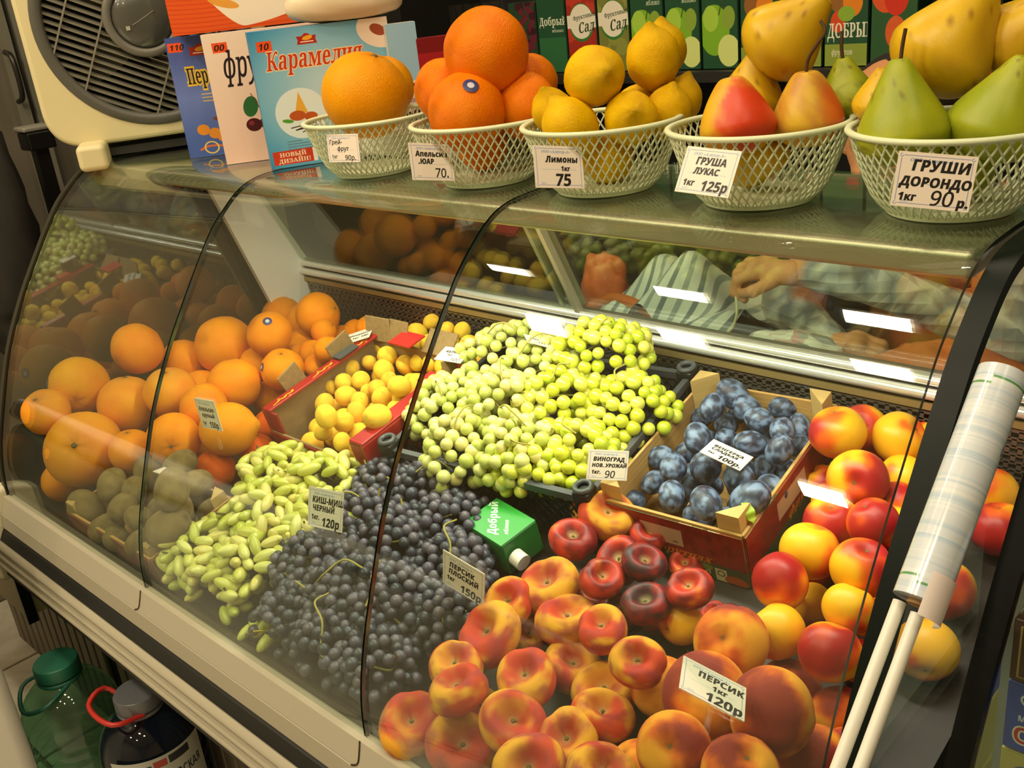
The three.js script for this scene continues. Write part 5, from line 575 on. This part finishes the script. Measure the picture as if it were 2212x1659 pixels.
// ---------------------------------------------------------------- gap between the two cases: film rolls and rods
{
  const filmTex = canvasTex(256, 512, (x, w, h) => { x.fillStyle = '#d4dce6'; x.fillRect(0, 0, w, h); const r = rng(12); for (let i = 0; i < 60; i++) { x.globalAlpha = 0.35; x.fillStyle = i % 2 ? '#a9c4dc' : '#eef0f2'; x.fillRect(0, r() * h, w, 2 + r() * 10); } x.globalAlpha = 1; x.strokeStyle = '#5f9a62'; x.lineWidth = 5; x.beginPath(); x.moveTo(0, 30); x.lineTo(w, 46); x.moveTo(0, h - 26); x.lineTo(w, h - 40); x.stroke(); x.fillStyle = '#6a86b8'; x.font = 'bold 40px sans-serif'; x.fillText('пакет', 60, 180); });
  const film = phys({ map: filmTex, roughness: 0.22, clearcoat: 0.8, clearcoatRoughness: 0.12 }), rodM = std(0xe4e2d8, 0.35);
  const a = V(-0.213, 1.1625, -0.676), b = V(-0.213, 1.0475, -0.5515); const d = b.clone().sub(a);
  const t = thing('bag_roll', 'shiny roll of clear plastic bags standing between the two cases', 'roll'); t.position.copy(b); t.quaternion.setFromUnitVectors(V(0, 1, 0), d.clone().negate().normalize());
  const L = d.length(); const g = new THREE.CylinderGeometry(0.0165, 0.0165, L, 30); g.translate(0, L / 2, 0); part(t, 'film', g, film); const c = new THREE.CylinderGeometry(0.007, 0.007, L + 0.006, 16); c.translate(0, L / 2, 0); part(t, 'core', c, std(0xb08a5c, 0.8)); part(t, 'loose_sheet', (() => { const s = new THREE.CylinderGeometry(0.0175, 0.0172, 0.03, 20, 1, true, 0.4, 2.2); s.translate(0, 0.004, 0); return s; })(), phys({ color: 0xe9dcd8, roughness: 0.4, side: THREE.DoubleSide }), 'white loose end of film');
  for (const [x, o, l] of [[-0.224, 0.0, 0.2], [-0.211, 0.004, 0.2]]) { const p = b.clone(); p.x = x; const dir = d.clone().normalize(); const q = p.clone().addScaledVector(dir, l); p.addScaledVector(dir, 0.004 + o); const m = solo('white_rod', tube([p, p.clone().lerp(q, 0.5), q], 0.0045, 6, 12), rodM, 'white plastic rod standing in the gap below the bag roll', 'rod', 'rods in the gap'); }
  solo('gap_panel', bx(0.05, 0.55, 0.01, -0.222, 0.9, -0.98), std(0x3c3026, 0.7), 'dark board closing the gap between the two cases', 'board');
}
// ---------------------------------------------------------------- butter packs in the neighbouring case
{
  const oval = (x, cx, cy, s) => { x.save(); x.translate(cx, cy); x.scale(s, s); x.strokeStyle = '#dfe8ee'; x.lineWidth = 8; x.beginPath(); x.ellipse(0, 0, 82, 36, 0.15, 0, 7); x.stroke(); x.fillStyle = '#dfe8ee'; x.font = 'bold 38px sans-serif'; x.rotate(0.12); x.fillText('эколе', -58, 12); x.restore(); };
  const butter = canvasTex(400, 260, (x, w, h) => { x.fillStyle = '#1a49b4'; x.fillRect(0, 0, w, h); oval(x, 120, 60, 0.9); x.fillStyle = '#d9e2ee'; x.font = 'bold 32px sans-serif'; x.fillText('МАСЛО', 40, 140); x.font = 'bold 88px sans-serif'; x.lineWidth = 12; x.strokeStyle = '#e8dccf'; x.strokeText('СЛИВОЧ', 28, 226); x.fillStyle = '#b3242e'; x.fillText('СЛИВОЧ', 28, 226); });
  const choc = canvasTex(300, 260, (x, w, h) => { x.fillStyle = '#3a1a14'; x.fillRect(0, 0, w, h); x.strokeStyle = '#b89a5c'; x.lineWidth = 5; x.strokeRect(18, 18, w - 36, h - 36); x.fillStyle = '#cfc49a'; x.save(); x.translate(150, 80); x.beginPath(); for (let i = 0; i < 10; i++) { const r = i % 2 ? 14 : 42, a = i * 0.628 - 1.57; x.lineTo(Math.cos(a) * r, Math.sin(a) * r); } x.fill(); x.fillRect(-5, 30, 10, 50); x.restore(); x.font = 'bold 46px serif'; x.fillText('КАРАКУМ', 38, 210); });
  const yel = canvasTex(400, 260, (x, w, h) => { x.fillStyle = '#b3ab62'; x.fillRect(0, 0, w, h); x.fillStyle = '#3a5cae'; x.beginPath(); x.ellipse(130, 80, 90, 44, 0.1, 0, 7); x.fill(); x.fillStyle = '#e6e8dc'; x.font = 'bold 38px sans-serif'; x.fillText('эколе', 76, 92); });
  const pack = (tex, hex, label, x, y, z, w, h) => { const t = thing('butter_pack', label, 'box', 'packs in the neighbouring case', [x, y, z]); part(t, 'pack_body', rbx(w, h, 0.06, 0.002, 0, h / 2, -0.03), std(hex, 0.4)); const f = part(t, 'printed_face', new THREE.PlaneGeometry(w - 0.002, h - 0.002), std(0xffffff, 0.35, 0, { map: tex })); f.position.set(0, h / 2, 0.0006); };
  const bz = -0.615, by = 0.7155;
  for (let c = 0; c < 3; c++) { const x = XN + 0.057 + c * 0.083; pack(yel, 0xb3ab62, 'yellow butter pack at the bottom of its stack', x, by, bz, 0.08, 0.062); pack(yel, 0xb3ab62, 'yellow butter pack in the middle of its stack', x, by + 0.063, bz, 0.08, 0.062); pack(yel, 0xb3ab62, 'yellow butter pack under a blue one', x, by + 0.126, bz, 0.08, 0.062); pack(butter, 0x1a49b4, 'blue butter pack with red lettering', x, by + 0.189, bz, 0.08, 0.058); pack(choc, 0x3a1a14, 'brown chocolate butter pack with a gold star on a blue pack', x, by + 0.248, bz, 0.08, 0.05); }
  const w = solo('bread_wrap', (() => { const g = new THREE.CapsuleGeometry(0.022, 0.07, 6, 16); g.rotateZ(Math.PI / 2); return g; })(), std(0xb7c4dc, 0.3), 'pale blue wrapped roll on top of the brown packs', 'packet'); w.position.set(XN + 0.08, by + 0.3205, bz - 0.03);
}
// ---------------------------------------------------------------- water bottles on the floor under the rail
function bottle(label, x, z, R, H, mat, capMat) {
  const t = thing('water_bottle', label, 'bottle', undefined, [x, 0.0065, z]); const pr = [[0.001, 0.004], [R * 0.8, 0], [R * 0.97, 0.012], [R, 0.025]];
  for (let i = 0; i < 9; i++) { const y = 0.025 + i * H * 0.066; pr.push([R, y + H * 0.012], [R, y + H * 0.04], [R * 0.935, y + H * 0.05], [R * 0.935, y + H * 0.056]); }
  pr.push([R, H * 0.7]); for (let i = 1; i <= 7; i++) { const a = i / 7 * 1.25; pr.push([R * (0.3 + 0.7 * Math.cos(a)) , H * (0.7 + 0.2 * Math.sin(a) / Math.sin(1.25))]); } pr.push([R * 0.36, H * 0.915], [R * 0.36, H * 0.94]);
  const prof = new THREE.LatheGeometry(pr.map(([a, b]) => new THREE.Vector2(a, b)), 44); part(t, 'body', prof, mat);
  const wp = pr.filter(([a, b]) => b < H * 0.8).map(([a, b]) => new THREE.Vector2(Math.max(0.0005, a - 0.0025), b + 0.002)); wp.push(new THREE.Vector2(0.0005, wp.at(-1).y)); 
  part(t, 'neck_collar', (() => { const g = new THREE.TorusGeometry(R * 0.4, 0.005, 8, 30); g.rotateX(Math.PI / 2); g.translate(0, H * 0.925, 0); return g; })(), capMat);
  const cp = [[0.001, H * 1.01], [R * 0.42, H * 1.01], [R * 0.45, H * 1.0], [R * 0.46, H * 0.945], [R * 0.4, H * 0.945]]; part(t, 'cap', new THREE.LatheGeometry(cp.map(([a, b]) => new THREE.Vector2(a, b)).reverse(), 30), capMat); return t;
}
{
  const green = phys({ color: 0xbfe8d0, roughness: 0.03, transmission: 0.97, thickness: 0, ior: 1.55, side: THREE.DoubleSide }), blue = phys({ color: 0x54688c, roughness: 0.03, transmission: 0.95, thickness: 0, ior: 1.55, side: THREE.DoubleSide });
  const a = bottle('large clear green water bottle with green cap on the floor', -1.685, -0.43, 0.086, 0.395, green, phys({ color: 0x2c7a62, roughness: 0.4, transmission: 0.25, thickness: 0 }), 1);
  part(a, 'handle', tube([V(-0.035, 0.362, 0.0), V(-0.05, 0.352, 0.05), V(0, 0.332, 0.075), V(0.05, 0.352, 0.05), V(0.035, 0.362, 0)], 0.004, 20, 6), std(0x1e5a48, 0.4));
  const b = bottle('dark blue water bottle with white label and red handle', -1.492, -0.485, 0.086, 0.385, blue, phys({ color: 0x8c8f96, roughness: 0.2, transmission: 0.4, thickness: 0 }), 2);
  part(b, 'handle', tube([V(-0.03, 0.362, 0.01), V(-0.06, 0.385, 0.03), V(-0.045, 0.38, 0.065), V(0.03, 0.372, 0.06), V(0.035, 0.362, 0.01)], 0.0045, 20, 6), std(0xc23028, 0.4), 'red carrying handle');
  const lg = new THREE.CylinderGeometry(0.0875, 0.0875, 0.125, 30, 1, true, 0.35, 1.9); lg.translate(0, 0.245, 0);
  part(b, 'label', lg, std(0xffffff, 0.5, 0, { side: THREE.DoubleSide, map: canvasTex(512, 320, (x, w, h) => { x.fillStyle = '#b9bcb2'; x.fillRect(0, 0, w, h); x.fillStyle = '#20242c'; x.fillRect(30, 30, 180, 26); x.fillRect(300, 14, 120, 40); x.fillStyle = '#a83a2c'; x.fillRect(220, 18, 70, 36); x.fillStyle = '#262c3c'; x.font = 'bold 54px sans-serif'; x.save(); x.scale(0.92, 1.2); x.fillText('ЧЕРНОГОЛОВСКАЯ', 24, 122); x.restore(); x.fillStyle = '#6a7078'; for (let i = 0; i < 6; i++) x.fillRect(40, 190 + i * 18, 400 - i * 20, 5); x.fillStyle = '#7a5a78'; x.fillRect(20, 262, 40, 40); }) }), 'white printed label');
}
// ---------------------------------------------------------------- freezer edge at the left front, and the dim corner behind the fan
{
  const t = thing('chest_freezer', 'white chest freezer whose rounded upright edge shows beside the bottles', 'freezer'); part(t, 'cabinet', rbx(0.62, 0.78, 1.55, 0.03, -1.906, 0.4, 0.44), std(0xeeeade, 0.35)); part(t, 'lid', rbx(0.64, 0.05, 1.57, 0.015, -1.906, 0.816, 0.44), whitePaint);
  const s = thing('cabinet', 'cream fronted low cabinet standing past the end of the display case', 'cabinet'); part(s, 'carcass', bx(0.6, 0.5, 0.5, -2.2, 0.3, -0.84), std(0x57503f, 0.6)); part(s, 'front_board', rbx(0.6, 0.17, 0.24, 0.004, -2.2, 0.47, -0.582), std(0xcfc09a, 0.5)); part(s, 'trim', bx(0.008, 0.19, 0.02, -1.895, 0.47, -0.47), black); part(s, 'dark_ledge', bx(0.6, 0.03, 0.24, -2.2, 0.571, -0.585), black); { const rg = rbx(0.04, 0.38, 0.012, 0.005); for (let k = 0; k < 13; k++) { const r = part(s, 'rib', rg, std(0x6d6552, 0.5, 0.1)); r.position.set(-2.478 + k * 0.046, 0.2, -0.583); } }
  const d = thing('shop_door', 'grey metal framed glass door in the dim corner behind the fan', 'door'); const fm = std(0x8c887a, 0.4, 0.3);
  for (const z of [-1.44, -1.078, -1.048, -0.5]) part(d, 'stile', bx(0.05, 2.1, 0.016, -2.75, 1.06, z), fm); part(d, 'rail', bx(0.05, 0.06, 1.0, -2.75, 2.1, -0.97), fm); part(d, 'rail', bx(0.05, 0.12, 1.0, -2.75, 0.07, -0.97), fm); part(d, 'rail', bx(0.03, 0.026, 0.34, -2.745, 1.278, -1.26), std(0xcfc4a4, 0.5)); part(d, 'pane', bx(0.008, 2.0, 0.9, -2.77, 1.05, -0.97), std(0x6e675a, 0.3));
  part(d, 'handle', tube([V(-2.72, 1.4, -1.03), V(-2.69, 1.39, -1.03), V(-2.68, 1.34, -1.03), V(-2.69, 1.29, -1.03), V(-2.72, 1.28, -1.03)], 0.007, 20, 8), std(0x3c3a34, 0.3, 0.6));
  const nb = solo('notice_sheet', bx(0.004, 0.075, 0.1), std(0xe2dccc, 0.6), 'pale paper notice on the door glass behind the fan', 'notice'); nb.position.set(-2.742, 1.345, -1.145);
  const cu = solo('maroon_poster', bx(0.004, 0.4, 0.14), std(0x6a2220, 0.7), 'dark maroon poster above the paper notice', 'poster'); cu.position.set(-2.742, 1.59, -1.16);
  const lt = thing('card_rack', 'dark wire rack with a grey ledge at the far end of the counter', 'rack'); part(lt, 'ledge', rbx(0.06, 0.012, 0.07, 0.005, -2.4, 1.24, -0.925), std(0x8c887c, 0.5)); part(lt, 'block', rbx(0.06, 0.04, 0.06, 0.004, -2.4, 1.213, -0.925), black); part(lt, 'post', bx(0.03, 0.64, 0.03, -2.4, 0.873, -0.925), black);
  const jk = new THREE.SphereGeometry(1, 30, 24); { const p = jk.attributes.position; for (let i = 0; i < p.count; i++) { const q = 1 + 0.3 * fbm(p.getX(i) * 3, p.getY(i) * 4, p.getZ(i) * 3, 3); p.setXYZ(i, p.getX(i) * 0.12 * q, p.getY(i) * 0.32 * q, p.getZ(i) * 0.1 * q); } jk.computeVertexNormals(); } const jm = solo('dark_jacket', jk, std(0x35302a, 0.9), 'dark brown jacket hanging beside the shop door', 'jacket'); jm.position.set(-2.45, 1.03, -0.78);
}
// ---------------------------------------------------------------- behind the case: work counter, its clutter and the seated seller
{
  const ct = thing('work_counter', 'low grey blue work counter behind the leaning rear glass', 'counter'); part(ct, 'top', rbx(1.5, 0.03, 0.3, 0.006, -1.05, 0.785, -1.4), std(0x77788c, 0.6)); part(ct, 'front_panel', bx(1.46, 0.76, 0.02, -1.05, 0.385, -1.28), std(0x4a4640, 0.7));
  const stripe = canvasTex(256, 256, (x, w, h) => { x.fillStyle = '#c9c6bc'; x.fillRect(0, 0, w, h); for (let i = 0; i < 14; i++) { x.fillStyle = i % 2 ? '#6d7478' : '#8d9290'; x.fillRect(i * 19, 0, 7, h); } });
  const cloth = new THREE.PlaneGeometry(0.24, 0.2, 40, 30); { const p = cloth.attributes.position; for (let i = 0; i < p.count; i++) { const a = p.getX(i), b = p.getY(i); p.setXYZ(i, a + 0.01 * Math.sin(b * 40), 0.075 * Math.exp(-((a + 0.01) ** 2 + b * b * 1.2) * 90) + 0.012 * Math.sin(a * 60 + b * 30) + 0.018, b); } cloth.computeVertexNormals(); }
  const cl = solo('striped_cloth', cloth, std(0xffffff, 0.9, 0, { map: stripe, side: THREE.DoubleSide }), 'crumpled grey and white striped cloth heaped on the work counter', 'cloth'); cl.position.set(-0.99, 0.806, -1.42); cl.scale.set(1, 1.7, 1);
  const st = solo('orange_strap', tube([V(-1.16, 0.86, -1.36), V(-1.1, 0.885, -1.36), V(-1.0, 0.86, -1.36), V(-0.93, 0.822, -1.36), V(-0.9, 0.812, -1.37)], 0.012, 30, 8), std(0xc8662a, 0.6), 'orange webbing strap curving over the work counter', 'strap');
  solo('paper_roll', (() => { const g = new THREE.CylinderGeometry(0.02, 0.02, 0.18, 24); g.rotateZ(Math.PI / 2); g.translate(-1.12, 0.8205, -1.3); return g; })(), std(0xcfc8b4, 0.7), 'pale paper roll lying along the work counter', 'roll');
  const bagTex = canvasTex(128, 128, (x, w, h) => { x.fillStyle = '#c7bfae'; x.fillRect(0, 0, w, h); const r = rng(31); for (let i = 0; i < 40; i++) { x.fillStyle = ['#8f8a80', '#b2837c', '#e6e0d2', '#77746c'][i % 4]; x.beginPath(); x.ellipse(r() * w, r() * h, 4 + r() * 10, 3 + r() * 6, r() * 3, 0, 7); x.fill(); } });
  const sack = (name, label, cat, m, x, y, z, a, b, c, sd) => { const g = new THREE.SphereGeometry(1, 30, 20); const p = g.attributes.position; for (let i = 0; i < p.count; i++) { const q = 1 + 0.35 * fbm(p.getX(i) * 2.2 + sd, p.getY(i) * 2.2, p.getZ(i) * 2.2, 3); p.setXYZ(i, p.getX(i) * a * q, Math.max(-b * 0.8, p.getY(i) * b * q), p.getZ(i) * c * q); } g.computeVertexNormals(); const o = solo(name, g, m, label, cat); o.position.set(x, y + b * 0.8, z); };
  sack('paper_bag', 'crumpled pale printed paper bag on the work counter', 'bag', std(0xffffff, 0.8, 0, { map: bagTex }), -0.73, 0.802, -1.33, 0.09, 0.05, 0.05, 3);
  sack('orange_sack', 'orange mesh sack slumped on the work counter', 'sack', std(0xb8642a, 0.75), -0.5, 0.802, -1.36, 0.11, 0.055, 0.06, 8);
  sack('orange_bag', 'small orange plastic bag on the work counter', 'bag', std(0xd0602c, 0.6), -1.2, 0.802, -1.45, 0.05, 0.075, 0.04, 12);
  solo('jute_string', tube([V(-0.86, 0.925, -1.375), V(-0.85, 0.89, -1.36), V(-0.865, 0.86, -1.355), V(-0.93, 0.845, -1.35), V(-0.96, 0.83, -1.35), V(-0.9, 0.84, -1.34), V(-0.85, 0.86, -1.345), V(-0.82, 0.82, -1.345), V(-0.79, 0.806, -1.34)], 0.0025, 60, 6), std(0xc8b98c, 0.9), 'loop of pale jute string hanging from the hand', 'string');
}
function field(bones, k, lo, hi, cell) { // bones: [a, b, ra, rb]; returns merged surface in world metres
  const size = Math.max(hi.x - lo.x, hi.y - lo.y, hi.z - lo.z), res = Math.ceil(size / cell) + 4, mid = lo.clone().add(hi).multiplyScalar(0.5), half = size / 2 * res / (res - 4);
  const mc = new MarchingCubes(res, new THREE.MeshBasicMaterial(), false, false, 120000); mc.isolation = 0; const P = V(0, 0, 0), ab = V(0, 0, 0), ap = V(0, 0, 0);
  for (let z = 0; z < res; z++) for (let y = 0; y < res; y++) for (let x = 0; x < res; x++) {
    P.set((x - res / 2) / (res / 2), (y - res / 2) / (res / 2), (z - res / 2) / (res / 2)).multiplyScalar(half).add(mid); let s = 0;
    for (const [a, b, ra, rb] of bones) { ab.copy(b).sub(a); ap.copy(P).sub(a); const t = Math.min(1, Math.max(0, ap.dot(ab) / Math.max(1e-9, ab.lengthSq()))); const d = ap.addScaledVector(ab, -t).length() - (ra + (rb - ra) * t); s += Math.exp(-k * d); }
    mc.field[x + y * res + z * res * res] = Math.log(s) / k;
  }
  mc.update(); const n = mc.count, g = new THREE.BufferGeometry(), pos = new Float32Array(n * 3), nor = new Float32Array(n * 3);
  for (let i = 0; i < n * 3; i++) { pos[i] = mc.positionArray[i] * half + mid.getComponent(i % 3); nor[i] = mc.normalArray[i]; }
  g.setAttribute('position', new THREE.BufferAttribute(pos, 3)); g.setAttribute('normal', new THREE.BufferAttribute(nor, 3)); g.setAttribute('uv', new THREE.BufferAttribute(new Float32Array(n * 2), 2)); g.computeVertexNormals(); return g;
}
{
  const B = (a, b, ra, rb) => [V(...a), V(...b), ra, rb];
  const body = [B([-0.64, 0.6, -1.76], [-0.64, 0.8, -1.74], 0.13, 0.125), B([-0.64, 0.8, -1.74], [-0.66, 0.97, -1.66], 0.125, 0.12), B([-0.78, 0.99, -1.63], [-0.52, 0.99, -1.63], 0.058, 0.058), B([-0.66, 1.0, -1.62], [-0.675, 1.07, -1.57], 0.05, 0.045),
    B([-0.52, 0.99, -1.63], [-0.47, 0.86, -1.53], 0.05, 0.042), B([-0.47, 0.86, -1.53], [-0.7, 0.965, -1.43], 0.042, 0.028), B([-0.7, 0.965, -1.43], [-0.775, 0.963, -1.405], 0.028, 0.021),
    B([-0.78, 0.99, -1.63], [-0.86, 0.85, -1.55], 0.05, 0.042), B([-0.86, 0.85, -1.55], [-0.72, 0.84, -1.44], 0.04, 0.027),
    B([-0.71, 0.55, -1.72], [-0.75, 0.53, -1.42], 0.085, 0.065), B([-0.57, 0.55, -1.72], [-0.53, 0.53, -1.42], 0.085, 0.065), B([-0.75, 0.53, -1.42], [-0.75, 0.09, -1.46], 0.06, 0.042), B([-0.53, 0.53, -1.42], [-0.53, 0.09, -1.46], 0.06, 0.042), B([-0.75, 0.05, -1.47], [-0.75, 0.045, -1.34], 0.042, 0.038), B([-0.53, 0.05, -1.47], [-0.53, 0.045, -1.34], 0.042, 0.038)];
  const bg = field(body, 55, V(-1.0, 0, -1.95), V(-0.36, 1.16, -1.28), 0.017);
  const head = [B([-0.682, 1.15, -1.57], [-0.684, 1.19, -1.575], 0.078, 0.084), B([-0.684, 1.105, -1.535], [-0.684, 1.12, -1.54], 0.05, 0.055), B([-0.684, 1.145, -1.488], [-0.684, 1.125, -1.478], 0.011, 0.014), B([-0.71, 1.158, -1.5], [-0.711, 1.158, -1.5], 0.014, 0.014), B([-0.658, 1.158, -1.5], [-0.657, 1.158, -1.5], 0.014, 0.014), B([-0.7, 1.1, -1.492], [-0.668, 1.1, -1.492], 0.01, 0.01), B([-0.765, 1.15, -1.575], [-0.765, 1.13, -1.572], 0.016, 0.012), B([-0.603, 1.15, -1.575], [-0.603, 1.13, -1.572], 0.016, 0.012), B([-0.675, 1.07, -1.57], [-0.68, 1.11, -1.565], 0.046, 0.05)];
  const hg = field(head, 160, V(-0.79, 1.05, -1.68), V(-0.58, 1.29, -1.45), 0.0055);
  const hand = (o, s) => { const p = (x, y, z) => [o[0] + x * s[0], o[1] + y * s[1], o[2] + z * s[2]]; const f = [B(p(0.03, 0, 0), p(-0.025, -0.004, 0.0), 0.021, 0.02), B(p(-0.02, 0.006, -0.012), p(-0.032, 0.002, 0.014), 0.017, 0.016)];
    [[-0.02, 0], [-0.006, 0.004], [0.008, 0.002], [0.021, -0.006]].forEach(([z, l], i) => { const q0 = p(-0.03, 0.008 - i * 0.004, z), q1 = p(-0.062 - l, 0.0 - i * 0.005, z * 1.1), q2 = p(-0.07 - l, -0.026 - i * 0.004, z * 1.05), q3 = p(-0.052 - l, -0.04 - i * 0.003, z); f.push(B(q0, q1, 0.0092, 0.0086), B(q1, q2, 0.0085, 0.0078), B(q2, q3, 0.0076, 0.0068)); });
    f.push(B(p(0.005, -0.012, 0.02), p(-0.022, -0.028, 0.036), 0.011, 0.0092), B(p(-0.022, -0.028, 0.036), p(-0.045, -0.036, 0.028), 0.009, 0.0075)); return f; };
  const h1 = field(hand([-0.8, 0.963, -1.4], [1, 1, 1]), 420, V(-0.9, 0.89, -1.46), V(-0.75, 1.0, -1.33), 0.0032);
  const h2 = field(hand([-0.7, 0.842, -1.435], [-0.9, 0.9, 1]), 420, V(-0.72, 0.78, -1.49), V(-0.58, 0.88, -1.37), 0.0034);
  const all = mergeGeometries([bg, hg, h1, h2]); const n = all.attributes.position.count, col = new Float32Array(n * 3), P = all.attributes.position;
  const skin = C(0xc98a5a), shirt = C(0xa8622c), sleeve = C(0xbdb6a8), sleeve2 = C(0x7d7a76), jean = C(0x3a4058), shoe = C(0x1c1a18), lip = C(0x9c4a3c), eye = C(0x2a1c14);
  for (let i = 0; i < n; i++) { const x = P.getX(i), y = P.getY(i), z = P.getZ(i); let c = skin; const nb = bg.attributes.position.count;
    if (i < nb) { if (y < 0.1) c = shoe; else if (y < 0.62) c = jean; else if (y > 1.045 || (z > -1.425 && x < -0.745) ) c = skin; else if (z > -1.6 && (x > -0.5 || x < -0.83 || z > -1.5)) c = fbm(x * 60, y * 60, z * 60, 2) > 0.02 ? sleeve : sleeve2; else c = shirt; }
    else if (i < nb + hg.attributes.position.count) { if (Math.abs(y - 1.1) < 0.006 && Math.abs(x + 0.684) < 0.02 && z > -1.49) c = lip; if (Math.abs(y - 1.158) < 0.006 && Math.min(Math.abs(x + 0.71), Math.abs(x + 0.658)) < 0.009 && z > -1.492) c = eye; }
    col.set([c.r, c.g, c.b], i * 3); }
  all.setAttribute('color', new THREE.BufferAttribute(col, 3));
  const t = thing('person', 'seated person in brown vest and mottled sleeves reaching a hand behind the rear glass', 'person'); part(t, 'body', all, std(0xffffff, 0.7, 0, { vertexColors: true }));
  const hair = new THREE.SphereGeometry(1, 32, 20, 0, 6.2832, 0, 1.75); { const p = hair.attributes.position; for (let i = 0; i < p.count; i++) { const q = 1 + 0.05 * fbm(p.getX(i) * 8, p.getY(i) * 8, p.getZ(i) * 8, 2); p.setXYZ(i, p.getX(i) * 0.091 * q, p.getY(i) * 0.098 * q, p.getZ(i) * 0.094 * q); } hair.computeVertexNormals(); } hair.rotateX(-0.5); hair.translate(-0.684, 1.182, -1.585); part(t, 'hair', hair, std(0x1a120c, 0.7));
  const sl = thing('stool', 'low wooden stool under the seated person', 'stool', undefined, [-0.64, 0.0065, -1.74]); part(sl, 'seat', rbx(0.34, 0.03, 0.3, 0.008, 0, 0.44, 0), wood); for (const a of [-1, 1]) for (const b of [-1, 1]) part(sl, 'leg', bx(0.03, 0.425, 0.03, a * 0.13, 0.2125, b * 0.11), wood);
}
shadow(scene);
renderer.render(scene, camera);
